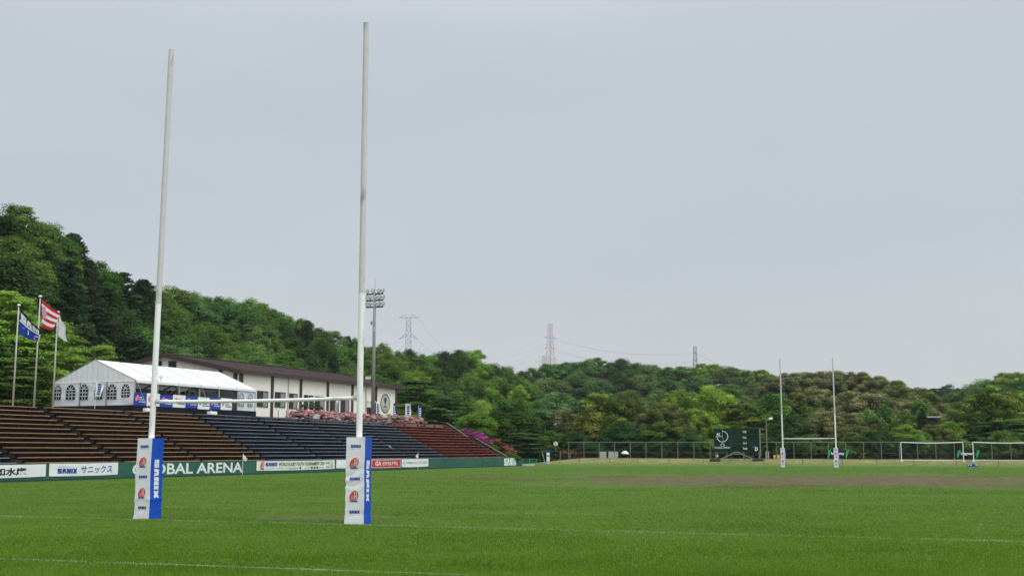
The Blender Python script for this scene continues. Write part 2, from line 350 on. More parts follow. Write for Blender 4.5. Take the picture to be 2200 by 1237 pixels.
def block_word(word, gap=0.10):
    vs, fs, x = [], [], 0.0
    for ch in word:
        bm = bmesh.new()
        for poly in GLYPH[ch]: bm.faces.new([bm.verts.new((x + a, b, 0)) for a, b in poly])
        bmesh.ops.triangulate(bm, faces=bm.faces[:])
        bm.verts.index_update(); k = len(vs)
        vs += [v.co[:] for v in bm.verts]; fs += [tuple(v.index + k for v in f.verts) for f in bm.faces]; bm.free()
        x += (0.42 if ch == 'I' else 1.0) + gap
    return np.array(vs), fs
def lettering(body, o, x, y, w, h, m, parent, bold=0.0, block=False, name='lettering', disp=None, cut=0.0):
    "flat letters filling w by h metres from corner o along the unit vectors x (reading) and y (up); disp(point) follows a creased cloth"
    vs, fs = block_word(body) if block else text_verts(body, bold)
    mn, mx = vs.min(0), vs.max(0); o, x, y = Vector(o), Vector(x), Vector(y)
    q = [o + x * float((a - mn[0]) / (mx[0] - mn[0]) * w) + y * float((b - mn[1]) / (mx[1] - mn[1]) * h) for a, b, _ in vs]
    if cut:
        bm = bmesh.new(); bv = [bm.verts.new(p) for p in q]
        for f in fs:
            try: bm.faces.new([bv[i] for i in f])
            except ValueError: pass
        for ax, ln in ((x, w), (y, h)):
            for k in range(1, int(ln / cut) + 1):
                bmesh.ops.bisect_plane(bm, geom=bm.verts[:] + bm.edges[:] + bm.faces[:], plane_co=o + ax * (k * cut), plane_no=ax)
        bm.verts.index_update(); q = [v.co.copy() for v in bm.verts]; fs = [tuple(v.index for v in f.verts) for f in bm.faces]; bm.free()
    if disp: q = [disp(p) for p in q]
    return MB().add(q, fs).build(name, m, parent)

# ------------------------------------------------------------------ ground, bank, terrace, hills (setting)
FEN0, FEN1 = at_depth(1222, 986, 148.5), at_depth(2240, 988, 131.0)
FD = (FEN1 - FEN0); FD.z = 0; FLEN = FD.length; FD.normalize(); FN = Vector((-FD.y, FD.x, 0))   # FN points away from the camera
def Fp(a, b, z=0.0): q = Vector((FEN0.x, FEN0.y, 0)) + FD * a + FN * b; q.z = z; return q

def grassmat():
    m, n, l = newmat('pitch_turf')
    o = n.new('ShaderNodeOutputMaterial'); b = n.new('ShaderNodeBsdfPrincipled'); b.inputs['Roughness'].default_value = 0.9; b.inputs['Specular IOR Level'].default_value = 0.15
    t = n.new('ShaderNodeNewGeometry'); P = t.outputs['Position']
    def nz(sc, det=5, rough=0.6, src=P):
        x = n.new('ShaderNodeTexNoise'); x.inputs['Scale'].default_value = sc; x.inputs['Detail'].default_value = det; x.inputs['Roughness'].default_value = rough
        l.new(src, x.inputs['Vector']); return x.outputs[0]
    def rng(src, a, bb, c=0.0, d=1.0):
        x = n.new('ShaderNodeMapRange'); x.inputs[1].default_value = a; x.inputs[2].default_value = bb; x.inputs[3].default_value = c; x.inputs[4].default_value = d
        l.new(src, x.inputs[0]); return x.outputs[0]
    def mix(f, a, bb, mode='MIX'):
        x = n.new('ShaderNodeMix'); x.data_type = 'RGBA'; x.blend_type = mode
        if isinstance(f, float): x.inputs['Factor'].default_value = f
        else: l.new(f, x.inputs['Factor'])
        for s, i in ((a, 'A'), (bb, 'B')):
            if isinstance(s, tuple): x.inputs[i].default_value = (*s, 1)
            else: l.new(s, x.inputs[i])
        return x.outputs['Result']
    def math_(op, a, bb):
        x = n.new('ShaderNodeMath'); x.operation = op
        for s, i in ((a, 0), (bb, 1)):
            if isinstance(s, (int, float)): x.inputs[i].default_value = s
            else: l.new(s, x.inputs[i])
        return x.outputs[0]
    base = mix(rng(nz(0.28, 4), 0.36, 0.64), (0.058, 0.124, 0.010), (0.088, 0.154, 0.016))
    base = mix(rng(nz(1.7, 5), 0.36, 0.68), base, (0.112, 0.170, 0.032))
    base = mix(rng(nz(16, 4, 0.7), 0.40, 0.62, 0.0, 0.55), base, (0.026, 0.082, 0.007))
    fine = rng(nz(75, 3, 0.7), 0.32, 0.68, 0.62, 1.36)
    # worn mud, a broad oval on the far half and one small scar between the near posts
    sp = n.new('ShaderNodeSeparateXYZ'); l.new(P, sp.inputs[0])
    wob = math_('MULTIPLY', math_('SUBTRACT', nz(0.12, 4, 0.55), 0.5), 2.0)
    def oval(cx, cy, rx, ry, amp):
        dx = math_('DIVIDE', math_('SUBTRACT', sp.outputs[0], cx), rx); dy = math_('DIVIDE', math_('SUBTRACT', sp.outputs[1], cy), ry)
        d = math_('SQRT', math_('ADD', math_('MULTIPLY', dx, dx), math_('MULTIPLY', dy, dy)), 0)
        return math_('ADD', d, math_('MULTIPLY', wob, amp))
    streak = nz(0.5, 6, 0.7)
    d1 = oval(MUD1[0], MUD1[1], 22.0, 17.0, 0.9)
    big = nz(0.20, 9, 0.68)
    e1 = math_('ADD', d1, math_('MULTIPLY', math_('SUBTRACT', big, 0.5), 2.6))
    m1 = math_('MULTIPLY', rng(e1, 1.02, 0.70), rng(nz(1.4, 8, 0.78), 0.34, 0.54, 0.25, 1.0))
    m1 = math_('MULTIPLY', m1, rng(d1, 1.35, 1.05))
    d2 = oval(MUD2[0], MUD2[1], 2.0, 1.05, 0.25)
    m2 = math_('MULTIPLY', rng(d2, 1.15, 0.7), rng(nz(7, 5, 0.7), 0.34, 0.56))
    mm = math_('MAXIMUM', math_('MULTIPLY', m1, 0.92), math_('MULTIPLY', m2, 0.85))
    d3 = oval(MUD3[0], MUD3[1], 13.0, 6.0, 1.0)
    m3 = math_('MULTIPLY', math_('MULTIPLY', rng(d3, 1.1, 0.5), rng(streak, 0.40, 0.6)), 0.55)
    mm = math_('MAXIMUM', mm, m3)
    mud = mix(rng(nz(1.1, 5), 0.35, 0.65), (0.070, 0.046, 0.026), (0.150, 0.106, 0.068))
    col = mix(mm, base, mud)
    # everything beyond the pitch turns to rough dry grass
    colf = mix(1.0, col, fine, 'MULTIPLY')
    l.new(colf, b.inputs['Base Color'])
    bp = n.new('ShaderNodeBump'); bp.inputs['Strength'].default_value = 0.6; bp.inputs['Distance'].default_value = 0.05
    l.new(nz(28, 5, 0.75), bp.inputs['Height']); l.new(bp.outputs[0], b.inputs['Normal'])
    l.new(b.outputs[0], o.inputs[0])
    return m
MUD1 = ground(1790, 1030); MUD2 = ground(690, 1111); MUD3 = ground(1150, 1030)
M['turf'] = grassmat()
M['dry'] = mat('dry_bank_grass', (0.225, 0.185, 0.078), 0.95, 0.42, 2.4, (0.100, 0.150, 0.040), 0.9, (0.6, 0.6, 1), bump=0.7, thr=(0.40, 0.62))
def bankmat():
    m = M['dry']; nt = m.node_tree; n, l = nt.nodes, nt.links
    b = next(q for q in n if q.type == 'BSDF_PRINCIPLED'); src = b.inputs['Base Color'].links[0].from_socket
    g_ = n.new('ShaderNodeNewGeometry'); sp = n.new('ShaderNodeSeparateXYZ'); l.new(g_.outputs['Position'], sp.inputs[0])
    x = n.new('ShaderNodeTexNoise'); x.inputs['Scale'].default_value = 0.7; x.inputs['Detail'].default_value = 6; l.new(g_.outputs['Position'], x.inputs['Vector'])
    a = n.new('ShaderNodeMath'); a.operation = 'MULTIPLY_ADD'; l.new(x.outputs[0], a.inputs[0]); a.inputs[1].default_value = -0.55; l.new(sp.outputs[2], a.inputs[2])
    r_ = n.new('ShaderNodeMapRange'); r_.inputs[1].default_value = -0.20; r_.inputs[2].default_value = 0.12; r_.inputs[3].default_value = 1; r_.inputs[4].default_value = 0; l.new(a.outputs[0], r_.inputs[0])
    k = n.new('ShaderNodeMix'); k.data_type = 'RGBA'; l.new(r_.outputs[0], k.inputs['Factor']); l.new(src, k.inputs['A']); k.inputs['B'].default_value = (0.075, 0.145, 0.020, 1); l.new(k.outputs['Result'], b.inputs['Base Color'])
bankmat()
M['slope'] = mat('rough_slope_grass', (0.060, 0.075, 0.024), 0.95, 0.3, 0.8, (0.030, 0.052, 0.016), 0.8)

g = MB()
S_ = 1500.0
g.add([(-S_, -150, 0), (S_, -150, 0), (S_, 1800, 0), (-S_, 1800, 0)], [(0, 1, 2, 3)])
tag(g.build('ground', M['turf']), kind='structure')

# grass bank at the far end, its flat top carries the fence, and falls away at the left end
bk = MB()
def bank_pt(i, j):
    a = -7.0 + i * (FLEN + 60.0)
    prof = [(-13.5, 0.0), (-11.5, 0.06), (-8.5, 0.24), (-5.0, 0.48), (-2.2, 0.615), (-0.4, 0.635), (0.3, 0.635), (0.8, 0.50)]
    k = min(int(j * 7 + 1e-6), 7); b, zz = prof[k]
    f = min(1.0, max(0.0, (a + 6.5) / 9.0)); f = f * f * (3 - 2 * f)
    p = Fp(a, b, zz * f + (0.006 if zz == 0 else 0.0))
    p.z += 0.05 * f * noise.noise(Vector((p.x * 0.25, p.y * 0.25, 3))) * (1 if 0 < k < 6 else 0)
    p.z += 0.16 * f * (1 - i * 1.4 if i < 0.7 else 0) * min(1.0, zz / 0.5)
    return p
bk.grid(bank_pt, 90, 7)
tag(bk.build('grass_bank', M['dry'], smooth=True), kind='structure')
uf = MB(); uf.grid(lambda i, j: Fp(-9 + (FLEN + 70) * i, 0.5 + 50 * j, 0.45 * max(0, 1 - 12 * j) + 0.04), 30, 6)
tag(uf.build('woodland_ground', M['soil']), kind='structure')

# ------------------------------------------------------------------ stand geometry
NROW = 13
ROWW = [0.50 + i * 0.585 for i in range(NROW)]
ROWZ = [1.06 + i * 0.2925 for i in range(NROW)]
BACKW = ROWW[-1] + 0.55
TOPZ = 4.60
gap_px = [(20, 45), (239, 259), (415, 427), (558, 568), (679, 688), (783, 790), (873, 879), (952, 957), (1020, 1025), (1071, 1077)]
gap_s = [(s_at(a, ROWW[1], ROWZ[1]), s_at(b, ROWW[1], ROWZ[1])) for a, b in gap_px]
S_END = gap_s[-1][0] + 0.35
S_LEFT = gap_s[0][0] - 7.0
WALL_END = s_at(1121, 0, 0.5)

tr = MB()
pl = [W(S_LEFT - 60, BACKW), W(S_END + 0.45, BACKW), W(S_END + 0.45, BACKW + 60), W(S_LEFT - 60, BACKW + 60)]
tr.add([p + Z * TOPZ for p in pl] + pl, [(0, 1, 2, 3), (1, 0, 4, 5), (2, 1, 5, 6)])
tag(tr.build('terrace', M['paving']), kind='structure')
sl = MB()
def slope_pt(i, j):
    b = 0.22 + 46 * j ** 1.6; top = (TOPZ + 0.1) * min(1.0, max(0.0, (b - 0.22) / BACKW))
    return W(S_END + 0.32 + 11 * i, b, top * (1 - i) ** 1.3 + 0.010)
sl.grid(slope_pt, 12, 30)
tag(sl.build('grass_slope', M['slope'], smooth=True), kind='structure')

# ------------------------------------------------------------------ grandstand
st = thing('grandstand', 'long open concrete grandstand of dark damp steps behind the green pitch wall', 'grandstand', W(0, 4))
def sections():
    return [('step_y', gap_s[0][0] + 0.4, gap_s[3][0] + 0.4), ('step_b', gap_s[3][0] + 0.4, gap_s[7][0] + 0.3), ('step_r', gap_s[7][0] + 0.3, S_END), ('step_b', S_LEFT, gap_s[0][0] + 0.4)]
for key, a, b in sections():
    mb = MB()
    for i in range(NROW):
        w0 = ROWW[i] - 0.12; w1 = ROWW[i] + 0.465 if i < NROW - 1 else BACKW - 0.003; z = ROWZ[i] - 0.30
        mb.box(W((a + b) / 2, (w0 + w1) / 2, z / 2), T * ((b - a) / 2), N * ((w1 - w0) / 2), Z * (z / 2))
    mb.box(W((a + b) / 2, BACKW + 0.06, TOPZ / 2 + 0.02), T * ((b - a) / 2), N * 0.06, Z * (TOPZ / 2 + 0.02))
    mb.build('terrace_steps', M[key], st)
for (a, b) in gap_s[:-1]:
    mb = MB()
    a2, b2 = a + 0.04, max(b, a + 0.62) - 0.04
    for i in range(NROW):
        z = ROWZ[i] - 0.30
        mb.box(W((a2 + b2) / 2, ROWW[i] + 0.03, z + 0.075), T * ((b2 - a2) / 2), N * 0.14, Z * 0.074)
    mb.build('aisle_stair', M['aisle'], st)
# concrete end wall, stepped once like the photograph
ew = MB()
prof = [(0.12, 0), (BACKW + 0.3, 0), (BACKW + 0.3, TOPZ + 0.32), (BACKW - 0.4, TOPZ + 0.25), (4.95, 3.22), (4.15, 3.17), (0.12, 1.02)]
ew.prism(prof, W(S_END + 0.005, 0, 0), N, Z, 0.30)
ew.build('end_wall', M['conc'], st)
cp = MB()
for (w0, z0), (w1, z1) in zip(prof[2:], prof[3:]):
    cp.bar(W(S_END - 0.145 + 0.0, w0, z0 + 0.03), W(S_END - 0.145, w1, z1 + 0.03), 0.40, 0.05)
cp.build('wall_coping', M['conc'], st)

# benches: every plank is an object of its own
ORD = ['lowest', 'second', 'third', 'fourth', 'fifth', 'sixth', 'seventh', 'eighth', 'ninth', 'tenth', 'eleventh', 'twelfth', 'topmost']
blocks = [('seat_b', S_LEFT + 0.2, gap_s[0][0], 'blue', 'the blue block at the far left')]
cols = ['seat_y', 'seat_y', 'seat_y', 'seat_b', 'seat_b', 'seat_b', 'seat_b', 'seat_r', 'seat_r']
names = ['the leftmost yellow block', 'the middle yellow block', 'the yellow block beside the blue seats', 'the blue block beside the yellow seats', 'the second blue block from the yellow seats', 'the third blue block from the yellow seats', 'the blue block beside the red seats', 'the red block beside the blue seats', 'the red block beside the concrete end wall']
for k in range(9):
    b = gap_s[k + 1][0]
    blocks.append((cols[k], gap_s[k][1], b, {'y': 'yellow', 'b': 'blue', 'r': 'red'}[cols[k][-1]], names[k]))
rb = random.Random(3)
for bi, (key, a, b, cname, where) in enumerate(blocks):
    proto = None
    for i in range(NROW):
        if bi == 0 and i > 4: continue
        loc = W(a, ROWW[i], ROWZ[i])
        label = f'worn {cname} plank bench, {ORD[i]} row of {where}'
        if proto is None:
            proto = thing('plank_bench', label, 'bench', loc, 'plank benches of the grandstand')
            ln = b - a
            # planks in two or three butted lengths with a slight step
            mb = MB(); cuts = [0, ln * 0.5, ln]
            for q in range(2):
                mb.box(W((a + a) / 2 + (cuts[q] + cuts[q + 1]) / 2, ROWW[i] + 0.14, ROWZ[i] - 0.019 - 0.005 * q), T * ((cuts[q + 1] - cuts[q]) / 2 - 0.004), N * 0.15, Z * 0.019)
            mb.build('seat', M[key], proto)
            for q in (0.08, 0.5, 0.92):
                lg = MB(); lg.box(W(a + ln * q, ROWW[i] + 0.15, ROWZ[i] - 0.178), T * 0.02, N * 0.08, Z * 0.120); lg.build('leg', M['iron'], proto)
            kids = [c for c in proto.children]
        else:
            o = proto.copy(); COL.objects.link(o); o.location = loc + Z * rb.uniform(-0.012, 0.012); o['label'] = label
            for c in kids:
                d = c.copy(); COL.objects.link(d); d.parent = o

# ------------------------------------------------------------------ pitch wall with its painted words
wt = thing('pitch_wall', 'low dark green concrete wall with big white letters running along the side of the pitch', 'wall', W(20, 0))
mb = MB(); s0 = S_LEFT - 12
L_ = WALL_END - s0
seg = 2.0; k = 0; q = s0
while q < WALL_END - 0.01:
    e = min(q + seg, WALL_END)
    mb.box(W((q + e) / 2, 0.10, 0.55), T * ((e - q) / 2 - 0.006), N * 0.10, Z * 0.45); q = e
mb.build('wall_panels', M['wall_green'], wt)
mb = MB(); mb.box(W((s0 + WALL_END) / 2, 0.085, 0.05), T * (L_ / 2), N * 0.10, Z * 0.0495); mb.build('footing', M['wall_dark'], wt)
mb = MB(); mb.box(W((s0 + WALL_END) / 2, 0.10, 1.012), T * (L_ / 2), N * 0.115, Z * 0.012); mb.build('wall_cap', M['seat_r'] if False else M['conc'], wt)
mb = MB(); mb.box(W((s0 + WALL_END) / 2, 0.12, 0.5), T * (L_ / 2 - 0.02), N * 0.07, Z * 0.49); mb.build('wall_core', M['wall_dark'], wt)
def wall_rect(u0, u1, w=0.0):
    return s_at(u0, w, 0.5), s_at(u1, w, 0.5)
a, b = wall_rect(284, 521)
lettering('GLOBAL ARENA', W(a, -0.012, 0.19), T, Z, b - a, 0.72, M['ink_pale'], wt, bold=0.022)
a, b = wall_rect(1083, 1109)
lettering('SANIX', W(a, -0.012, 0.10), T, Z, b - a, 0.80, M['ink_pale'], wt, block=True)

def cloth(s0_, s1_, z0, z1, seed, amp=0.022, off=-0.055):
    ln = s1_ - s0_
    def d(p):
        s, z = (p - WA).dot(T), p.z; x, y = (s - s0_) / ln, (z - z0) / (z1 - z0)
        sag = 0.05 * (1 - (2 * x - 1) ** 2) * (0.6 if y > 0.5 else 0.9)
        e = amp * (noise.noise(Vector((s * 0.9 + seed, z * 2.2, seed))) + 0.6 * math.sin(s * 2.3 + z * 3 + seed) * noise.noise(Vector((s * .4, seed, 2))))
        return p - N * (e + 0.0) - Z * sag * 0.6
    return d, off
def wall_banner(u0, u1, z0, z1, seed, m, name, label, cat='banner', amp=0.022):
    a, b = wall_rect(u0, u1, -0.05)
    d, off = cloth(a, b, z0, z1, seed, amp)
    root = thing(name, label, cat, W((a + b) / 2, -0.05, z0))
    mb = MB(); mb.grid(lambda i, j: d(W(a + (b - a) * i, off, z0 + (z1 - z0) * j)), 40, 8)
    mb.grid(lambda i, j: d(W(a + (b - a) * (1 - i), off + 0.006, z0 + (z1 - z0) * j)), 40, 8)
    mb.build('cloth', m, root, smooth=True)
    def put(body, x0, x1, y0, y1, mm, **kw):
        ln, h = b - a, z1 - z0
        return lettering(body, W(a + ln * x0, off - 0.012, z0 + h * y0), T, Z, ln * (x1 - x0), h * (y1 - y0), mm, root, disp=d, cut=0.4, **kw)
    return root, put, (a, b, d, off)
rt, put, _ = wall_banner(-70, 98, 0.27, 0.97, 1.0, M['cloth_white'], 'wall_banner', 'white cloth banner with black brush calligraphy on the pitch wall')
put('如水庵', 0.33, 0.735, 0.16, 0.78, M['ink_black'], bold=0.03)
rt, put, _ = wall_banner(105.5, 253, 0.27, 1.0, 2.0, M['cloth_white'], 'wall_banner', 'white cloth banner with blue katakana lettering on the pitch wall')
put('SANIX', 0.115, 0.385, 0.22, 0.60, M['ink_blue'], block=True)
put('サニックス', 0.445, 0.91, 0.20, 0.80, M['ink_blue'], bold=0.012)
put('地球環境をまもる', 0.125, 0.39, 0.70, 0.78, M['ink_grey'])

def emblem(root, o, x, y, h, disp=None, name='emblem', grey=True):
    "red ball-shaped emblem with white goal posts, pale stripes and a blue word under it"
    o, x, y = Vector(o), Vector(x), Vector(y); nrm = x.cross(y).normalized()
    D = disp or (lambda p: p)
    def pt(a, b): return (a, b)
    out = []
    for k in range(28):
        t_ = 2 * math.pi * k / 28; ex, ey = 0.40 * math.cos(t_), 0.56 * math.sin(t_); c, s = math.cos(-0.55), math.sin(-0.55)
        px, py = 0.45 + ex * c - ey * s, 0.52 + ex * s + ey * c
        out.append((px, max(py, 0.14)))
    def poly(pts, m, nm, lift):
        bm = bmesh.new(); bm.faces.new([bm.verts.new(o + x * (p * h) + y * (q_ * h) + nrm * lift) for p, q_ in pts])
        bmesh.ops.triangulate(bm, faces=bm.faces[:])
        vs = [D(v.co.copy()) for v in bm.verts]; bm.verts.index_update(); fs = [tuple(v.index for v in f.verts) for f in bm.faces]; bm.free()
        return MB().add(vs, fs).build(nm, m, root)
    poly(out, M['ink_red'], name, 0.004)
    hb = MB()
    for (x0, x1, y0, y1) in ((0.50, 0.56, 0.24, 0.92), (0.70, 0.76, 0.24, 0.98), (0.56, 0.70, 0.50, 0.56)):
        hb.add([D(o + x * (p * h) + y * (q_ * h) + nrm * 0.008) for p, q_ in ((x0, y0), (x1, y0), (x1, y1), (x0, y1))], [(0, 1, 2, 3)])
    hb.build('goal_mark', M['cloth_white'], root)
    if grey:
        gb = MB()
        for k in range(5):
            yy = 0.20 + 0.075 * k
            gb.add([D(o + x * (p * h) + y * (q_ * h) + nrm * 0.008) for p, q_ in ((0.06 + 0.03 * k, yy), (0.46, yy), (0.46, yy + 0.035), (0.07 + 0.03 * k, yy + 0.035))], [(0, 1, 2, 3)])
        gb.build('stripe_mark', M['ink_grey'], root)
        lettering('SANIX', o + x * (0.10 * h) + nrm * 0.006, x, y, 0.72 * h, 0.13 * h, M['ink_blue'], root, block=True, disp=disp)
    else:
        poly([(0.06, 0.0), (0.8, 0.0), (0.8, 0.10), (0.06, 0.10)], M['ink_blue'], 'emblem_base', 0.004)

rt, put, (a, b, d, off) = wall_banner(551, 719, 0.27, 0.97, 3.0, M['cloth_print'], 'wall_banner', 'long pale banner with tournament lettering and small flags on the pitch wall')
emblem(rt, W(a + 0.45, off - 0.012, 0.34), T, Z, 0.58, d)
put('SANIX', 0.105, 0.245, 0.46, 0.82, M['ink_blue'], block=True)
put('WORLD RUGBY YOUTH TOURNAMENT 2024', 0.262, 0.855, 0.46, 0.84, M['ink_black'], bold=0.015)
put('サニックスワールドラグビーユース交流大会2024', 0.105, 0.50, 0.12, 0.32, M['ink_black'])
put('4.28', 0.868, 0.925, 0.58, 0.80, M['ink_black'], bold=0.02)
put('5.5', 0.880, 0.925, 0.14, 0.34, M['ink_black'], bold=0.02)
ln = b - a
for k, (key) in enumerate(['flag_navy', 'ink_pale', 'ink_green', 'ink_green', 'ink_black', 'flag_navy', 'ink_black', 'ink_grey', 'ink_grey']):
    x0 = 0.52 + 0.037 * k
    MB().grid(lambda i, j: d(W(a + ln * (x0 + 0.026 * i), off - 0.012, 0.355 + 0.14 * j)), 2, 2).build('flag_print', M[key], rt)
mb = MB(); mb.grid(lambda i, j: d(W(a + ln * (0.945 + 0.012 - (0.5 - abs(0.5 - i)) * 0 + (i - .5) * 0.034 * (1.15 - j * 0.8)), off - 0.013, 0.36 + 0.50 * j)), 4, 6); mb.build('mark_print', M['ink_grey'], rt)
rt, put, _ = wall_banner(722, 797, 0.30, 0.98, 4.0, M['cloth_white'], 'wall_banner', 'plain white cloth banner half hidden behind the near right post pad', amp=0.035)
rt, put, (a, b, d, off) = wall_banner(798, 861, 0.25, 0.98, 5.0, M['cloth_white'], 'wall_banner', 'red banner with white brush lettering and pale border on the pitch wall', amp=0.008)
MB().grid(lambda i, j: d(W(a + 0.07 + (b - a - 0.14) * i, off - 0.008, 0.30 + 0.63 * j)), 20, 6).build('red_field', M['cloth_red'], rt, smooth=True)
put('GA', 0.12, 0.32, 0.26, 0.80, M['cloth_white'], bold=0.03)
put('ゼネラルアサヒ', 0.36, 0.89, 0.26, 0.76, M['cloth_white'], bold=0.03)
rt, put, (a, b, d, off) = wall_banner(863, 920, 0.25, 0.98, 6.0, M['cloth_white'], 'wall_banner', 'white banner with small blue logo beside the red banner on the pitch wall', amp=0.010)
put('Hokuyo', 0.18, 0.42, 0.40, 0.68, M['ink_blue'], bold=0.02)
put('株式会社北洋建設', 0.46, 0.95, 0.36, 0.72, M['ink_grey'], bold=0.01)
for (x0, z0_, r_) in ((0.085, 0.76, 0.05), (0.06, 0.62, 0.055), (0.115, 0.62, 0.055), (0.088, 0.46, 0.05)):
    c0 = W(a + (b - a) * x0, off - 0.012, z0_)
    mb = MB(); mb.add([d(c0 + T * (r_ * 1.0 * math.cos(2 * math.pi * q / 10)) + Z * (r_ * 1.3 * math.sin(2 * math.pi * q / 10))) for q in range(10)], [tuple(range(10))])
    mb.build('logo_dot', M['ink_blue'] if z0_ != 0.62 else M['flag_blue'], rt)

# ------------------------------------------------------------------ rugby goals and post pads
def rugby_goal(pa, pb, label, hgts, bar_z=3.0, r=0.075, leans=(0.0, 0.0)):
    root = thing('rugby_goal', label, 'rugby goal', (pa + pb) / 2)
    dirv = (pb - pa).normalized()
    for p, hgt, ln_ in ((pa, hgts[0], leans[0]), (pb, hgts[1], leans[1])):
        UPV = Vector((ln_ / hgt, 0, 1))
        mb = MB()
        mb.tube(p, p + UPV * 5.6, r, r, 20)
        up = mb.build('upright', M['post_low'], root, smooth=True)
        mb = MB(); mb.tube(p + UPV * 5.605, p + UPV * hgt, r * 0.985, r * 0.93, 20); u2 = mb.build('upper_section', M['post'], up, smooth=True)
        u2.data.set_sharp_from_angle(angle=R(40))
        for pl_ in up.data.polygons: pl_.use_smooth = len(pl_.vertices) == 4
        up.data.set_sharp_from_angle(angle=R(40))
        cl = MB(); cl.tube(p + UPV * 5.575, p + UPV * 5.625, r * 1.05, r * 1.05, 20)
        for k in range(4):
            q = p + UPV * 5.6 + Vector((math.cos(k * 1.57 + .4), math.sin(k * 1.57 + .4), 0)) * (r * 1.02)
            cl.box(q, (0.008, 0, 0), (0, 0.008, 0), (0, 0, 0.02))
        cl.build('post_joint', M['post'], up)
    mb = MB(); a, b = pa + dirv * (r + 0.10) + Z * bar_z, pb - dirv * (r + 0.10) + Z * bar_z
    n = 10
    for k in range(n):
        f0, f1 = k / n, (k + 1) / n
        sag = lambda f: -0.03 * (1 - (2 * f - 1) ** 2)
        mb.tube(a.lerp(b, f0) + Z * sag(f0), a.lerp(b, f1) + Z * sag(f1), 0.046, 0.046, 14, cap=k in (0, n - 1))
    cb = mb.build('crossbar', M['post_low'], root, smooth=True)
    for p, sg in ((pa, 1), (pb, -1)):
        br = MB(); q = p + dirv * sg * r + Z * bar_z
        br.tube(q - dirv * sg * 0.01, q + dirv * sg * 0.16, 0.034, 0.034, 10)
        br.tube(q + dirv * sg * 0.10, q + dirv * sg * 0.13, 0.062, 0.062, 12)
        br.bar(q + Z * 0.05 + dirv * sg * .02, q + Z * 0.05 + dirv * sg * 0.12, 0.02, 0.035); br.bar(q - Z * 0.05 + dirv * sg * .02, q - Z * 0.05 + dirv * sg * 0.12, 0.02, 0.035)
        br.build('bracket', M['post'], cb)
    return root
NEAR = [ground(316.5, 1113.0), ground(768.5, 1124.0)]
FAR = [ground(1683.2, 1003.0), ground(1797.8, 1003.6)]
def top_of(p, u, v): return at_depth(u, v, p.y).z
rugby_goal(NEAR[0], NEAR[1], 'tall white near rugby goal with blue and white padded posts in the foreground', [top_of(NEAR[0], 369, 107), top_of(NEAR[1], 785, 50)], leans=(0.095, -0.02))
rugby_goal(FAR[0], FAR[1], 'small distant white rugby goal at the far end beside the scoreboard', [top_of(FAR[0], 1677, 770), top_of(FAR[1], 1790, 768)])

def pad(p, nrm, a, h, seed, label, crease, near=True):
    "square foam sleeve: white front towards nrm, blue on the other sides, printed"
    nrm = nrm.normalized(); x = Z.cross(nrm).normalized()      # x = to the right when looking at the front
    root = thing('post_pad', label, 'post pad', p, 'padded sleeves round the goal posts')
    hf = a / 2
    def disp(q):
        r_ = q - p; s, z, dd = r_.dot(x), r_.z, r_.dot(nrm)
        e = 0.010 * noise.noise(Vector((s * 3 + seed, z * 2.2, dd * 3))) + 0.005 * noise.noise(Vector((s * 9 + seed, z * 6, dd * 9)))
        wv = 0.0
        for (zc, am, wd) in crease:
            wv += am * math.exp(-((z - zc - 0.22 * s - 0.06 * math.sin(s * 9 + zc * 5)) / wd) ** 2) * (0.55 + 1.1 * noise.noise(Vector((s * 6, zc * 3, seed))))
        out = Vector((0, 0, 0))
        m_ = max(abs(s), abs(dd)) or 1
        out += x * (s / m_) * (e + wv) + nrm * (dd / m_) * (e + wv)
        tilt = 0.02 * noise.noise(Vector((z * 1.2, seed, 0)))
        bot = max(0.0, 0.22 - z) * 0.06
        return q + out + x * tilt + x * (s / m_) * bot * (1 if near else 0) + nrm * (dd / m_) * bot
    nz_ = 84 if near else 8; nx = 14 if near else 2
    def face(c, u_):
        mb = MB(); mb.grid(lambda i, j: disp(p + c * hf + u_ * (hf * (2 * i - 1)) + Z * (-0.02 + (h + 0.02) * j)), nx, nz_); return mb
    fr = face(nrm, x); fr.build('white_front', M['pad_white'], root, smooth=True)
    sd = face(x, -nrm)
    for c, u_ in ((-nrm, -x), (-x, nrm)):
        k = face(c, u_); sd.add(k.v, k.f)
    sd.build('blue_sides', M['pad_blue'], root, smooth=True)
    tp = MB(); tp.add([disp(p + Z * h + x * (sx * hf) + nrm * (sy * hf)) + Z * 0.002 for sx, sy in ((-1, -1), (1, -1), (1, 1), (-1, 1))], [(0, 1, 2, 3)]); tp.build('top_flap', M['pad_white'], root)
    if near:      # white piping where the colours meet
        pp = MB()
        pts = [disp(p + x * hf + nrm * hf + Z * (0.012 + (h - 0.012) * k / 40)) + (x * 0.2 + nrm) * 0.006 for k in range(41)]
        pp.path(pts, 0.008, 5); pp.build('piping', M['pad_white'], root)
    lift = 0.0045 if near else 0.03
    for zc in (1.80, 1.03, 0.25):
        o = p + nrm * (hf + lift) - x * (0.60 * hf) + Z * (zc)
        o += x * 0.02
        lettering('SANIX', o, x, Z, 1.12 * hf, 0.070, M['ink_blue'], root, block=True, disp=disp, cut=0.035 if near else 0)
        if near: lettering('Rugby サニックス', o - Z * 0.045, x, Z, 1.12 * hf, 0.026, M['ink_grey'], root, disp=disp)
    for zc in (1.32, 0.54):
        o = p + nrm * (hf + lift) - x * (0.56 * hf) + Z * (zc - 0.02)
        emblem(root, o, x, Z, 0.255, disp, grey=True)
    # the word running down the blue right side
    lettering('SANIX', p + x * (hf + lift) + nrm * (0.36 * hf) + Z * 1.50, -Z, -nrm, 0.98, 0.175, M['cloth_white'], root, block=True, disp=disp, cut=0.035 if near else 0)
    return root
PADA = 0.47
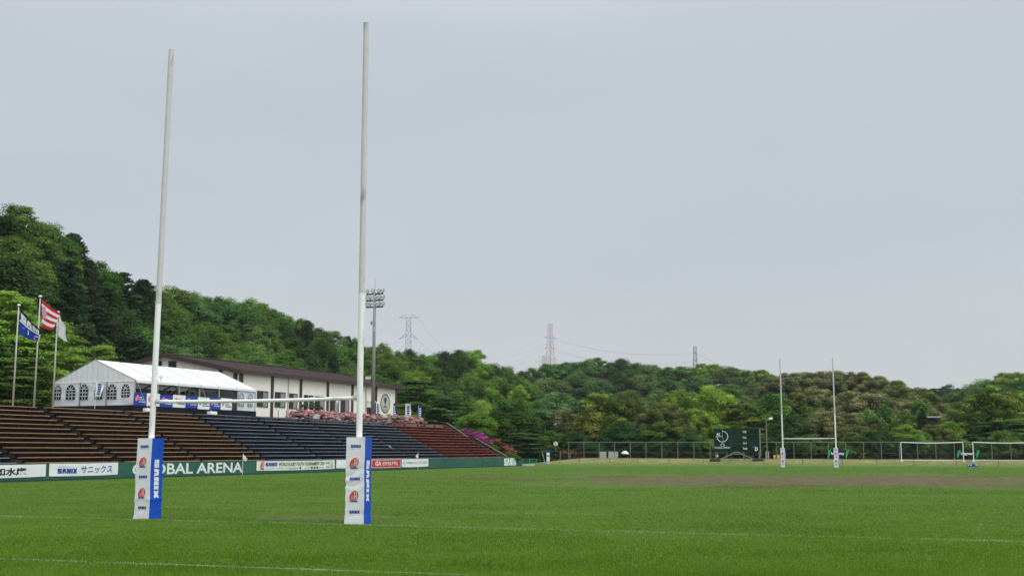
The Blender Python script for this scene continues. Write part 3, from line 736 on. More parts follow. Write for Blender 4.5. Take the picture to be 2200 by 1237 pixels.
pad(NEAR[0], -T, PADA, 2.05, 1.0, 'white and blue post pad on the near goal, left upright, standing fairly smooth', [(0.50, 0.012, 0.05), (0.12, 0.015, 0.06)])
c_, s_ = math.cos(R(9)), math.sin(R(9)); nr = Vector((-T.x * c_ + T.y * s_, -T.x * s_ - T.y * c_, 0))
pad(NEAR[1], nr, PADA, 2.05, 4.0, 'white and blue post pad on the near goal, right upright, creased across its middle', [(1.22, -0.013, 0.05), (1.11, 0.010, 0.04), (0.95, -0.016, 0.04), (0.84, 0.008, 0.04), (0.2, -0.010, 0.06)])
pad(FAR[0], -T, 0.44, 2.0, 7.0, 'small white post pad on the distant goal, upright nearer the scoreboard', [], near=False)
pad(FAR[1], -T, 0.44, 2.0, 9.0, 'small white post pad on the distant goal, upright in front of the black banner', [], near=False)

# ------------------------------------------------------------------ field markings and touch flags
def linemat():
    m, n, l = newmat('worn_white_line')
    o = n.new('ShaderNodeOutputMaterial'); d = n.new('ShaderNodeBsdfDiffuse'); d.inputs[0].default_value = (0.48, 0.54, 0.42, 1)
    t = n.new('ShaderNodeNewGeometry'); x = n.new('ShaderNodeTexNoise'); x.inputs['Scale'].default_value = 0.9; x.inputs['Detail'].default_value = 3
    y = n.new('ShaderNodeTexNoise'); y.inputs['Scale'].default_value = 22; y.inputs['Detail'].default_value = 4
    l.new(t.outputs['Position'], x.inputs['Vector']); l.new(t.outputs['Position'], y.inputs['Vector'])
    a = n.new('ShaderNodeMapRange'); a.inputs[1].default_value = 0.36; a.inputs[2].default_value = 0.56; a.inputs[3].default_value = 0.06; a.inputs[4].default_value = 0.42; l.new(x.outputs[0], a.inputs[0])
    b = n.new('ShaderNodeMapRange'); b.inputs[1].default_value = 0.40; b.inputs[2].default_value = 0.60; l.new(y.outputs[0], b.inputs[0])
    k = n.new('ShaderNodeMath'); k.operation = 'MULTIPLY'; l.new(a.outputs[0], k.inputs[0]); l.new(b.outputs[0], k.inputs[1])
    tr_ = n.new('ShaderNodeBsdfTransparent'); ms = n.new('ShaderNodeMixShader'); l.new(k.outputs[0], ms.inputs[0]); l.new(tr_.outputs[0], ms.inputs[1]); l.new(d.outputs[0], ms.inputs[2]); l.new(ms.outputs[0], o.inputs[0])
    return m
M['line'] = linemat()
def marking(pts, wd):
    mb = MB(); ps = [ground(u, v) for u, v in pts]
    for a, b in zip(ps, ps[1:]):
        d_ = (b - a).normalized(); nn = Vector((-d_.y, d_.x, 0)) * wd / 2
        m_ = 24
        mb.grid(lambda i, j: a.lerp(b, i) + nn * (2 * j - 1) + Z * 0.024, m_, 1)
    tag(mb.build('pitch_marking', M['line']), kind='structure')
marking([(-40, 1200.6), (500, 1219.5), (1010, 1237.5)], 0.13)
marking([(-40, 1108), (316, 1117), (769, 1128), (2240, 1165.5)], 0.12)
marking([(357, 1090), (600, 1095)], 0.09)
marking([(940, 1101), (1330, 1106)], 0.09)
marking([(2095, 1127), (2240, 1130)], 0.10)
for q in ((2040, 1010, 2060, 1013), (2080, 1016, 2098, 1019), (2150, 1025, 2172, 1029)):
    marking([(q[0], q[1]), (q[2], q[3])], 0.16)

def touch_flag(base, tip, label, hang):
    root = thing('touch_flag', label, 'corner flag', base, 'white touchline flags')
    MB().tube(base, tip, 0.016, 0.014, 8).build('pole', M['white'], root)
    d_ = (tip - base).normalized(); hv = Vector(hang)
    mb = MB()
    f = lambda i, j: tip - d_ * (0.04 + 0.36 * j) + hv * (0.34 * i * (1 - 0.35 * j)) - Z * (0.30 * i * (1 - .5 * j)) + Vector((0.02 * math.sin(i * 7), 0.05 * math.sin(i * 6 + j * 3), 0)) * i
    mb.grid(f, 6, 5); mb.build('pennant', M['flag_white'], root, smooth=True)
b0 = ground(521, 1020.5); touch_flag(b0, b0 + Z * 1.52, 'upright white pennant pole on the touchline in front of the last painted wall letter', (0.9, 0, 0))
b0 = ground(898, 1008.5); touch_flag(b0, b0 + Z * 1.55, 'upright white pennant pole on the touchline in front of the white logo banner', (-0.75, 0.1, 0))
b0 = ground(1120, 999.8); touch_flag(b0, at_depth(1107, 975, b0.y - 0.3), 'leaning white pennant pole at the far end of the green pitch wall', (-0.5, 0.1, 0))
b0 = ground(1172, 997.8); touch_flag(b0, at_depth(1164.5, 970, b0.y + 0.2), 'leaning white pennant pole beside the narrow padded white pillar', (0.3, 0.1, 0))

# ------------------------------------------------------------------ long building on the terrace
BW = BACKW + 8.6
bs0, bz0 = hit_w(514, 796, BW); bs1, bz1 = hit_w(852, 836, BW)
EAVE = (bz0 + bz1) / 2; BS0, BS1 = bs0, bs1
aw, az = hit_s(358, 757, BS0)
HALF = aw - BW; RIDGE = az - 0.30; EAVE += 0.10
bl = thing('clubhouse', 'long beige metal-clad building with a low brown gable roof on the terrace', 'building', W((BS0 + BS1) / 2, BW + HALF, TOPZ))
def ribbed(mb, p0, p1, nout, z0, z1fn, pitch=0.30, dep=0.025):
    "ribbed sheet cladding from p0 to p1, top following z1fn(distance)"
    d = (p1 - p0); ln = d.length; d.normalize(); n = max(1, int(ln / pitch)); st_ = ln / n; pts = []
    for k in range(n):
        for f, e in ((0.0, 0), (0.55, 0), (0.65, 1), (0.90, 1)): pts.append(((k + f) * st_, e * dep))
    pts.append((ln, 0))
    vs = []
    for t_, e in pts:
        q = p0 + d * t_ + nout * e; vs.append((q.x, q.y, z0)); vs.append((q.x, q.y, z1fn(t_)))
    mb.add(vs, [(2 * k, 2 * k + 2, 2 * k + 3, 2 * k + 1) for k in range(len(pts) - 1)])
wl_ = MB()
ribbed(wl_, W(BS0, BW), W(BS1, BW), -N, TOPZ, lambda t_: EAVE)
ribbed(wl_, W(BS0, BW + 2 * HALF), W(BS0, BW), -T, TOPZ, lambda t_: EAVE + (RIDGE - EAVE) * (1 - abs(t_ - HALF) / HALF))
ribbed(wl_, W(BS1, BW), W(BS1, BW + 2 * HALF), T, TOPZ, lambda t_: EAVE + (RIDGE - EAVE) * (1 - abs(t_ - HALF) / HALF))
ribbed(wl_, W(BS1, BW + 2 * HALF), W(BS0, BW + 2 * HALF), N, TOPZ, lambda t_: EAVE)
wall_o = wl_.build('wall', M['bld_wall'], bl)
rf = MB(); ov = 0.55
sl_ = (RIDGE - EAVE) / HALF
def roof_p(s, w): return W(s, w, EAVE + (w - BW) * sl_ + 0.10 if w <= BW + HALF else EAVE + (2 * HALF - (w - BW)) * sl_ + 0.10)
nrb = int((BS1 - BS0 + 2 * ov) / 0.5)
for (wa, wb) in ((BW - ov, BW + HALF), (BW + 2 * HALF + ov, BW + HALF)):
    vs = []
    for k in range(nrb + 1):
        s = BS0 - ov + (BS1 - BS0 + 2 * ov) * k / nrb
        for ds, dz in ((-0.03, 0), (-0.02, 0.05), (0.02, 0.05), (0.03, 0)):
            a, b = roof_p(s + ds, wa), roof_p(s + ds, wb); vs += [a + Z * dz, b + Z * dz]
    rf.add(vs, [(2 * k, 2 * k + 2, 2 * k + 3, 2 * k + 1) for k in range(len(vs) // 2 - 1)])
roof_o = rf.build('roof', M['bld_roof'], bl)
fa = MB()
fa.bar(roof_p(BS0 - ov, BW - ov) - Z * 0.06, roof_p(BS1 + ov, BW - ov) - Z * 0.06, 0.06, 0.34)
for s in (BS0 - ov - 0.035, BS1 + ov + 0.035):
    fa.bar(roof_p(s, BW - ov) - Z * 0.10, roof_p(s, BW + HALF) - Z * 0.10, 0.06, 0.42)
    fa.bar(roof_p(s, BW + 2 * HALF + ov) - Z * 0.10, roof_p(s, BW + HALF) - Z * 0.10, 0.06, 0.42)
fa.bar(W(BS0 + .1, BW - 0.25, EAVE - 0.06), W(BS1 - .1, BW - 0.25, EAVE - 0.06), 0.5, 0.03)
fa.build('fascia', M['bld_brown'], roof_o)
rg = MB(); rg.bar(W(BS0 - ov, BW + HALF, RIDGE + 0.17), W(BS1 + ov, BW + HALF, RIDGE + 0.17), 0.5, 0.08); rg.build('ridge_cap', M['bld_brown'], roof_o)
for (u, wd) in ((516, 0.55), (583.5, 0.36), (645, 0.36), (703, 0.36), (756, 0.36), (807, 0.36), (849.5, 0.30)):
    s = s_at(u, BW, 7.0); mb = MB(); mb.box(W(s, BW - 0.06, (TOPZ + EAVE) / 2), T * (wd / 2), N * 0.055, Z * ((EAVE - TOPZ) / 2 - 0.02)); mb.build('pilaster', M['bld_brown'], bl)
gs = [hit_s(474, 812, BS0)[0], hit_s(509, 812, BS0)[0] + 0.15]
for w in gs:
    zt = EAVE + (RIDGE - EAVE) * (1 - abs(w - BW - HALF) / HALF) - 0.06
    mb = MB(); mb.box(W(BS0 - 0.06, w, (TOPZ + zt) / 2), T * 0.055, N * 0.2, Z * ((zt - TOPZ) / 2)); mb.build('pilaster', M['bld_brown'], bl)
def window(s0, s1, z0, z1, w, along=T, out=-N, org=None, curtain=True, wet=0):
    base = (lambda s, e, z: W(s, w, z) + out * e) if org is None else org
    fr = MB(); t_ = 0.07
    for (a, b, c, d) in ((s0, s1, z1 - t_, z1), (s0, s1, z0, z0 + t_)):
        fr.box(base((a + b) / 2, 0.045, (c + d) / 2), along * ((b - a) / 2), out * 0.035, Z * ((d - c) / 2))
    for a in (s0, (s0 + s1) / 2 - t_ / 2, s1 - t_):
        fr.box(base(a + t_ / 2, 0.045, (z0 + z1) / 2), along * (t_ / 2), out * 0.030, Z * ((z1 - z0) / 2 - t_))
    fo = fr.build('window', M['bld_brown'], bl)
    gl = MB(); gl.box(base((s0 + s1) / 2, 0.034, (z0 + z1) / 2), along * ((s1 - s0) / 2 - 0.01), out * 0.008, Z * ((z1 - z0) / 2 - 0.01)); gl.build('pane', M['glass'], fo)
    if curtain:
        cu = MB(); a0 = s0 + (s1 - s0) * 0.55
        cu.grid(lambda i, j: base(a0 + (s1 - 0.08 - a0) * i, 0.0445 + 0.002 * math.sin(i * 25), z0 + 0.08 + (z1 - z0 - 0.16) * j), 14, 1); cu.build('curtain', M['curtain'], fo)
for (u0, u1, vt, vb) in ((551, 575, 839.5, 874), (589.5, 612, 842, 875), (618.5, 638, 845, 878), (652, 672, 848.5, 881), (675.5, 696, 851, 882), (708, 727, 853, 884), (731, 749, 855, 886)):
    a, b = s_at(u0, BW, 6.6), s_at(u1, BW, 6.6)
    zt = hit_w((u0 + u1) / 2, vt, BW)[1]; zb = hit_w((u0 + u1) / 2, vb, BW)[1]
    window(a, b, zb, zt, BW)
for (u0, u1, vt, vb) in ((340.5, 347.5, 776, 788.5), (363, 378.8, 775.5, 790.5)):
    w0, zt = hit_s(u0, vt, BS0); w1, zb = hit_s(u1, vb, BS0)
    window(min(w0, w1), max(w0, w1), zb, zt, 0, along=N, out=-T, org=lambda s, e, z: W(BS0 - e, s, z), curtain=False)
for u in (617.5, 784.5):
    s = s_at(u, BW, 7); mb = MB(); mb.tube(W(s, BW - 0.13, TOPZ), W(s, BW - 0.13, EAVE - 0.05), 0.06, 0.06, 10)
    for z in (5.2, 6.8, 8.4): mb.tube(W(s, BW - 0.13, z - 0.05), W(s, BW - 0.13, z + 0.05), 0.075, 0.075, 10)
    mb.build('downpipe', M['bench_pale'], bl)
a, b = s_at(786.5, BW, 5.5), s_at(797, BW, 5.5)
mb = MB(); mb.box(W((a + b) / 2, BW - 0.05, TOPZ + 1.05), T * ((b - a) / 2), N * 0.03, Z * 1.05); dr = mb.build('door', M['bld_brown'], bl)
mb = MB(); mb.box(W((a + b) / 2 + .2, BW - 0.09, TOPZ + 1.35), T * ((b - a) / 2 - 0.25), N * 0.008, Z * 0.6); mb.build('pane', M['glass'], dr)
mb = MB()
for k in range(3): mb.box(W(a + 0.2 + k * 0.7, BW - 0.14, TOPZ + 2.75), T * 0.14, N * 0.12, Z * 0.09)
mb.build('wall_lamps', M['lampwhite'], bl)
# round club emblem on the end bay
ec = s_at(827, BW, 6.8); ez = hit_w(827, 866.5, BW)[1]; er = abs(hit_w(827, 846, BW)[1] - hit_w(827, 887, BW)[1]) / 2
def disc(c, x, y, r0, r1, m, nm, par, lift, sy=1.0):
    mb = MB(); n = 36; o_ = x.cross(y).normalized() * lift; vs = []
    for k in range(n):
        e = x * math.cos(2 * math.pi * k / n) + y * (sy * math.sin(2 * math.pi * k / n))
        vs += [c + e * r0 + o_, c + e * r1 + o_]
    if r0 > 0: mb.add(vs, [(2 * k, 2 * k + 1, (2 * k + 3) % (2 * n), (2 * k + 2) % (2 * n)) for k in range(n)])
    else: mb.add([v for v in vs[1::2]], [tuple(range(n))])
    return mb.build(nm, m, par)
cen = W(ec, BW, ez)
eo = disc(cen, T, Z, 0, er, M['bench_pale'], 'emblem', bl, 0.045)
disc(cen, T, Z, er * 0.90, er, M['ink_black'], 'ring', eo, 0.055)
MB().prism([(-.26, .45), (0, .56), (.26, .45), (.22, .05), (0, -.25), (-.22, .05)], cen - N * 0.05 + Z * 0.12, T * er, Z * er, 0.004).build('shield', M['ink_blue'], eo)
MB().prism([(-.46, -.52), (-.30, -.30), (0, -.22), (.30, -.30), (.46, -.52), (.30, -.44), (0, -.36), (-.30, -.44)], cen - N * 0.05, T * er, Z * er, 0.004).build('ribbon', M['ink_black'], eo)
lettering('GLOBAL ARENA', cen - N * 0.052 - T * (er * 0.5) - Z * (er * 0.70), T, Z, er * 1.0, er * 0.11, M['ink_black'], eo)

# ------------------------------------------------------------------ big white tent on the terrace edge
TW = BACKW + 0.25; TFL = hit_w(287, 869.5, TW)[1]; TEAVE = hit_w(287, 815.5, TW)[1]
TS0 = s_at(287.5, TW, TFL); TS1 = s_at(547, TW, TFL)
TW1 = hit_s(115, 871, TS0)[0]; apw, apz = hit_s(202.5, 773.5, TS0); TRIDGE = apz; TD = TW1 - TW
tn = thing('party_tent', 'large white frame tent with arched windows and an open front beside the flag poles', 'tent', W(TS0, TW, TOPZ))
mid = TW + TD / 2
bays = 6; bs = [TS0 + (TS1 - TS0) * k / bays for k in range(bays + 1)]
def tz(w): return TEAVE + (TRIDGE - TEAVE) * (1 - abs(w - mid) / (TD / 2))
rm = MB()
for k in range(bays):
    for (wa, wb) in ((TW - 0.10, mid), (TW1 + 0.10, mid)):
        def rp(i, j, wa=wa, wb=wb, k=k):
            w = wa + (wb - wa) * j; return W(bs[k] + (bs[k + 1] - bs[k]) * i, w, tz(w) + 0.03 - 0.035 * math.sin(math.pi * i) * math.sin(math.pi * j))
        rm.grid(rp, 6, 8)
ro = rm.build('roof', M['tent'], tn, smooth=True); ro.data.set_sharp_from_angle(angle=R(14))
sm = MB()
for s in bs:
    for wa in (TW - 0.10, TW1 + 0.10): sm.bar(W(s, wa, tz(wa) + 0.045), W(s, mid, TRIDGE + 0.045), 0.07, 0.03)
sm.build('roof_seam', M['alu'], ro)
vl = MB(); vl.box(W((TS0 + TS1) / 2, TW - 0.11, TEAVE - 0.09), T * ((TS1 - TS0) / 2), N * 0.008, Z * 0.10); vl.box(W(TS0 - 0.03, mid, TEAVE - 0.06), N * (TD / 2), T * 0.008, Z * 0.05); vl.build('valance', M['tent'], ro)
gb = MB()
nn = 40
vs = []
for k in range(nn + 1):
    w = TW + TD * k / nn; e = 0.014 * math.sin(k * 2.4)
    vs += [W(TS0 - 0.02 + e, w, TEAVE - 0.02), W(TS0 - 0.02 + e, w, max(TEAVE, tz(w)))]
gb.add(vs, [(2 * k, 2 * k + 2, 2 * k + 3, 2 * k + 1) for k in range(nn)])
gb2 = MB(); vs2 = [Vector(v) + T * (TS1 - TS0 + 0.04) for v in vs]; gb2.add(vs2, [(2 * k, 2 * k + 1, 2 * k + 3, 2 * k + 2) for k in range(nn)]); gb2.build('gable', M['tent_side'], tn)
gb.build('gable', M['tent_side'], tn)
def sidewall(fn, ln, n):
    mb = MB(); mb.grid(fn, int(n), 10); return mb.build('side_wall', M['tent_side'], tn, smooth=True)
def fold(i, j, ln): return 0.03 * noise.noise(Vector((i * ln * 0.8, j * 5, 1.7))) + 0.02 * math.sin(j * 14 + 3 * noise.noise(Vector((i * ln, 0, 0)))) * (0.5 + noise.noise(Vector((i * ln * .7, j, 5))))
sidewall(lambda i, j: W(TS0 - 0.005 + fold(i, j, TD), TW + TD * i, TFL + (TEAVE - 0.03 - TFL) * j), TD, 50)
sidewall(lambda i, j: W(TS1 + 0.005 - fold(i, j, TD), TW + TD * i, TFL + (TEAVE - 0.03 - TFL) * j), TD, 50)
sidewall(lambda i, j: W(bs[5] + (TS1 - bs[5]) * i, TW + 0.01 + fold(i, j, 3), TFL + (TEAVE - 0.05 - TFL) * j), 3, 16)
back = MB(); back.grid(lambda i, j: W(TS0 + (TS1 - TS0) * i, TW1 - 0.02 + 0.5 * fold(i, j, 14), TFL + (TEAVE - TFL) * j), 60, 8); back.build('back_wall', M['tent_in'], tn)
MB().box(W((TS0 + TS1) / 2, mid, TFL - 0.04), T * ((TS1 - TS0) / 2), N * (TD / 2), Z * 0.04).build('tent_deck', M['iron'], tn)
for s in bs[:]:
    for w in (TW - 0.02, TW1 - 0.06): MB().bar(W(s, w, TFL - 0.4), W(s, w, TEAVE + 0.02), 0.07, 0.07, up=T).build('frame_post', M['alu'], tn)
tr_ = MB()
for s in bs[1:-1]:
    tr_.bar(W(s, TW, TEAVE - 0.03), W(s, mid, TRIDGE - 0.06), 0.08, 0.10); tr_.bar(W(s, TW1, TEAVE - 0.03), W(s, mid, TRIDGE - 0.06), 0.08, 0.10)
    tr_.bar(W(s, TW + .1, TEAVE - 0.55), W(s, TW + 0.9, tz(TW + 0.9) - .08), 0.05, 0.05)
tr_.bar(W(TS0, TW, TEAVE - 0.30), W(bs[5], TW, TEAVE - 0.30), 0.04, 0.05)
tr_.build('roof_frame', M['iron'], tn)
gp = MB()
for k in (1, 2): gp.bar(W(TS0 - 0.05, TW + TD * k / 3, TFL - 0.05), W(TS0 - 0.05, TW + TD * k / 3, TEAVE - 0.08), 0.06, 0.06, up=T)
gp.build('gable_posts', M['steel'], tn)
skm = MB(); skm.grid(lambda i, j: W(TS0 - 0.25 + (TS1 - TS0 + 0.3) * i, TW - 0.12 - 0.03 * noise.noise(Vector((i * 40, j * 2, 0))), TOPZ - 0.06 + (TFL - TOPZ + 0.06) * j), 90, 3)
skm.grid(lambda i, j: W(TS0 - 0.15 + 0.03 * noise.noise(Vector((i * 30, j * 2, 4))), TW - 0.1 + (TD) * i, TOPZ + (TFL - TOPZ) * j), 40, 3)
skm.build('skirt', M['skirt'], tn)
def arch_window(c, x, out, w, h, m, par=tn):
    "arched film window with white glazing bars on the tent wall; c bottom centre"
    pts = [(-w / 2, 0), (w / 2, 0)]; hs = h - w / 2
    pts += [(w / 2 * math.cos(math.pi * k / 12), hs + w / 2 * math.sin(math.pi * k / 12)) for k in range(13)]
    mb = MB(); mb.add([c + x * a + Z * b + out * 0.06 for a, b in pts], [tuple(range(len(pts)))])
    wo_ = mb.build('arched_window', m, par)
    bb = MB(); o2 = out * 0.068
    def stick(a, b, t_=0.035):
        p, q = c + x * a[0] + Z * a[1] + o2, c + x * b[0] + Z * b[1] + o2; d = (q - p).normalized(); s_ = d.cross(out).normalized() * t_ / 2
        bb.add([p - s_, q - s_, q + s_, p + s_], [(0, 1, 2, 3)])
    for k in (1, 2): stick((-w / 2 + w * k / 3, 0), (-w / 2 + w * k / 3, hs))
    for k in range(3): stick((-w / 2, hs * (k + 1) / 3), (w / 2, hs * (k + 1) / 3))
    for an in (45, 90, 135): stick((0, hs), (w / 2 * math.cos(R(an)), hs + w / 2 * math.sin(R(an))))
    for a, b in zip(pts[2:], pts[3:]): stick(a, b)
    bb.build('glazing_bars', M['tent'], wo_)
for (u0, u1, vt, vb) in ((117, 132.5, 826, 859), (141.5, 163, 825, 858.5), (171.5, 190.5, 824, 858.5), (203, 221.5, 824, 858), (230.5, 251, 824, 857.5), (261, 279.5, 823.5, 853)):
    w0, z0 = hit_s(u0, vb, TS0 - 0.03); w1, z1 = hit_s(u1, vt, TS0 - 0.03)
    arch_window(W(TS0, (w0 + w1) / 2, z0), -N, -T, abs(w0 - w1), z1 - z0, M['window_film'])
for (u0, u1, vt, vb) in ((511.5, 525, 843, 872), (532, 543.5, 844.5, 872.5)):
    s0_, z0 = hit_w(u0, vb, TW - 0.03); s1_, z1 = hit_w(u1, vt, TW - 0.03)
    arch_window(W((s0_ + s1_) / 2, TW, z0), T, -N, s1_ - s0_, z1 - z0, M['window_grey'])
for k in range(6):                                           # the back wall's windows seen through the open front
    sx = TS0 + (TS1 - TS0) * (0.30 + 0.13 * k); arch_window(W(sx, TW1 - 0.1, TFL + 0.35), T, -N, 0.9, 1.35, M['window_grey'])
for (s, nm) in ((bs[0], 'a'), (bs[3], 'b')):                 # guy straps down to concrete-filled weights on the upper benches
    zt = TEAVE - 0.05; bpt = W(s + 0.75, ROWW[-1] + 0.10, ROWZ[-1])
    MB().bar(W(s, TW - 0.14, zt), bpt + Z * 0.22, 0.05, 0.02).build('guy_strap', M['alu'], tn)
    r_ = thing('ballast_block', 'white ballast block hanging on a strap below the tent corner' if nm == 'a' else 'white ballast block on a strap below the middle of the open tent front', 'ballast', bpt, 'white ballast blocks of the tent')
    MB().box(bpt + Z * 0.14 - N * 0.05, T * 0.42, N * 0.2, Z * 0.13).build('block', M['white'], r_, bevel=0.03)
    MB().box(bpt + Z * 0.03 - N * 0.06, T * 0.22, N * 0.15, Z * 0.028).build('foot', M['white'], r_)
# rail banners along the open front
rb0 = [(287, 314), (315, 343), (343.5, 370), (371, 398), (398.5, 424), (425, 450), (450.5, 473), (474, 498)]
where = ['under the left tent post', 'behind the near left goal post', 'third from the tent corner', 'fourth from the tent corner', 'fifth from the tent corner', 'behind the second ballast strap', 'seventh from the tent corner', 'nearest the two arched windows']
for k, (u0, u1) in enumerate(rb0):
    blue = k % 2 == 0; w_ = TW - 0.16
    a, b = s_at(u0, w_, TFL + 0.3), s_at(u1, w_, TFL + 0.3); h = 0.95
    z0 = TFL - 0.02 - 0.04 * (k % 3 == 2)
    root = thing('rail_banner', f"{'blue' if blue else 'white'} banner with red ball emblem on the tent rail, {where[k]}", 'banner', W((a + b) / 2, w_, z0), 'banners along the open tent front')
    d = lambda p, k=k: p - N * (0.02 * noise.noise(Vector((p.x * 1.5, p.z * 2, k))))
    MB().grid(lambda i, j: d(W(a + (b - a) * i, w_, z0 + h * j)), 10, 6).build('cloth', M['cloth_blue'] if blue else M['cloth_white'], root, smooth=True)
    ln = b - a; o = W(a + ln * 0.06, w_ - 0.012, z0 + 0.30)
    bm_pts = []
    for q in range(20):
        t_ = 2 * math.pi * q / 20; ex, ey = 0.16 * math.cos(t_), 0.25 * math.sin(t_); px, py = ex * .85 + ey * .5, -ex * .5 + ey * .85
        bm_pts.append(d(o + T * (0.26 + px) + Z * max(0.02, 0.24 + py)))
    MB().add(bm_pts, [tuple(range(20))]).build('emblem', M['ink_salmon'], root)
    mm = M['cloth_white'] if blue else M['ink_black']
    lettering('SANIX', W(a + ln * 0.40, w_ - 0.012, z0 + 0.56), T, Z, ln * 0.26, 0.085, mm, root, block=True, disp=d)
    lettering('WORLD RUGBY', W(a + ln * 0.40, w_ - 0.012, z0 + 0.39), T, Z, ln * 0.40, 0.11, mm, root, bold=0.03, disp=d)
    lettering('YOUTH TOURNAMENT', W(a + ln * 0.40, w_ - 0.012, z0 + 0.22), T, Z, ln * 0.54, 0.11, mm, root, bold=0.03, disp=d)
r_ = thing('floodlamp', 'small white floodlamp fixed on the front edge of the tent roof', 'lamp', at_depth(345, 808, W(bs[1], TW).y))
q = W(s_at(345, TW - .1, TEAVE + .3), TW - 0.1, TEAVE + 0.12)
MB().box(q + Z * 0.25, T * 0.20, N * 0.06, Z * 0.11).build('lamp_head', M['lampwhite'], r_, bevel=0.02); MB().tube(q - Z * .05, q + Z * 0.2, 0.03).build('bracket', M['alu'], r_)

# ------------------------------------------------------------------ flag poles and flags
def flagpole(u0, v0, u1, v1, label):
    s, z = hit_w(u0, v0, BACKW - 0.25); b = W(s, BACKW - 0.25, TOPZ - 0.02)
    top = at_depth(u1, v1, b.y); top.x, top.y = b.x, b.y
    r_ = thing('flagpole', label, 'flagpole', b, 'flag poles behind the stand')
    MB().tube(b, top, 0.065, 0.038, 12).build('pole', M['panel_grey'], r_, smooth=True)
    mb = MB(); mb.lathe(top, Z, [(0.0, 0.0), (0.0, 0.10), (0.05, 0.12), (0.10, 0.08), (0.12, 0)], 12); mb.build('cap', M['white'], r_)
    return b, top
f1 = flagpole(27.5, 868, 43, 657, 'tall white flag pole carrying the blue flag')
f2 = flagpole(73, 869, 88.2, 638, 'tallest white flag pole carrying the red striped flag')
f3 = flagpole(113, 872, 125.5, 672, 'white flag pole carrying the white flag beside the tent corner')
def flag(name, label, base, quad, cellmat, seed, nu=14, nv=14, bulge=0.18):
    "quad = pixel corners TL, TR, BR, BL hung from the pole; cellmat(i, j) gives the cloth colour"
    d0 = base.y - 0.08
    P = [at_depth(u, v, d0 - dd) for (u, v), dd in zip(quad, (0, 0.5, 0.45, 0))]
    def fn(i, j):
        top = P[0].lerp(P[1], i); bot = P[3].lerp(P[2], i); q = top.lerp(bot, j)
        q += Vector((0, 1, 0)) * bulge * math.sin(i * 7 + j * 3 + seed) * i - Z * 0.10 * math.sin(math.pi * i) * (0.4 + .6 * j)
        return q
    root = thing(name, label, 'flag', base + Z * 6)
    cells = {}
    for jj in range(nv):
        for ii in range(nu):
            cells.setdefault(cellmat((ii + .5) / nu, (jj + .5) / nv), []).append((ii, jj))
    first = None
    for key, cs in cells.items():
        mb = MB()
        for ii, jj in cs: mb.add([fn(ii / nu, jj / nv), fn(ii / nu, (jj + 1) / nv), fn((ii + 1) / nu, (jj + 1) / nv), fn((ii + 1) / nu, jj / nv)], [(0, 1, 2, 3)])
        mb.build('cloth', M[key], root)
    return root, fn
rt, fn = flag('blue_flag', 'navy and blue flag with white lettering on the pole farthest from the tent', f1[0], [(44, 663), (86, 709), (85, 734), (41, 716)], lambda i, j: 'flag_navy' if j < 0.44 else ('flag_white' if j < 0.49 else ('flag_yellow' if i > 0.93 else 'flag_blue')), 0.3, 30, 28, 0.12)
vs, fs = block_word('SAN'); mx = vs.max(0)
MB().add([fn(0.05 + 0.88 * float(a / mx[0]), 0.40 - 0.28 * float(b)) - Vector((0, 0.02, 0)) for a, b, _ in vs], fs).build('lettering', M['ink_pale'], rt)
for (i0, j0, i1, j1, key) in ((0.45, 0.60, 0.47, 0.80, 'flag_white'), (0.72, 0.72, 0.92, 0.66, 'flag_white'), (0.16, 0.66, 0.26, 0.62, 'flag_pink'), (0.70, 0.84, 0.80, 0.94, 'flag_pink')):
    a, b = fn(i0, j0) - Vector((0, 0.03, 0)), fn(i1, j1) - Vector((0, 0.03, 0)); MB().bar(a, b, 0.01, 0.05).build('flag_mark', M[key], rt)
def stripes(i, j):
    if (i - 0.16) ** 2 / 0.035 + (j - 0.43) ** 2 / 0.055 < 1 + 0.3 * math.sin(math.atan2(j - .43, i - .16) * 8): return 'flag_pink'
    return 'flag_red' if int(j * 7) % 2 == 0 else 'flag_white'
flag('striped_flag', 'red and white striped flag with a pink burst on the tallest pole', f2[0], [(89.3, 643), (127.5, 672), (116, 708), (90.5, 701)], stripes, 1.1, 42, 42, 0.10)
flag('white_flag', 'white flag drooping from the pole beside the tent', f3[0], [(127, 673), (141, 706), (146, 734), (124.5, 720)], lambda i, j: 'flag_blue' if i > 0.88 and j < 0.55 else 'flag_white', 2.2, 16, 16, 0.20)

# ------------------------------------------------------------------ floodlight mast
mw = BACKW + 4.2; ms, mz = hit_w(801, 885, mw); mb_ = W(ms, mw, TOPZ); mt = at_depth(807.5, 628, mb_.y).z
fm = thing('floodlight_mast', 'tall grey floodlight mast with three tiers of round lamps in front of the beige building', 'floodlight', mb_)
MB().tube(mb_, mb_ + Z * (mt - TOPZ), 0.225, 0.14, 14).build('mast_pole', M['mast'], fm, smooth=True)
top = Vector((mb_.x, mb_.y, mt)); pxm = mb_.y / 2474
MB().tube(top, top + Z * (33 * pxm), 0.035, 0.012, 6).build('lightning_rod', M['steel'], fm)
MB().tube(mb_ + Z * (mt - TOPZ - 11 * .4), mb_ + Z * (mt - TOPZ - 11 * .4 + .5), 0.19, 0.19, 12).build('collar', M['alu'], fm)
cd = (T * 0.55 + G * 0.83).normalized(); cd = Vector((0.93, -0.36, 0)).normalized()
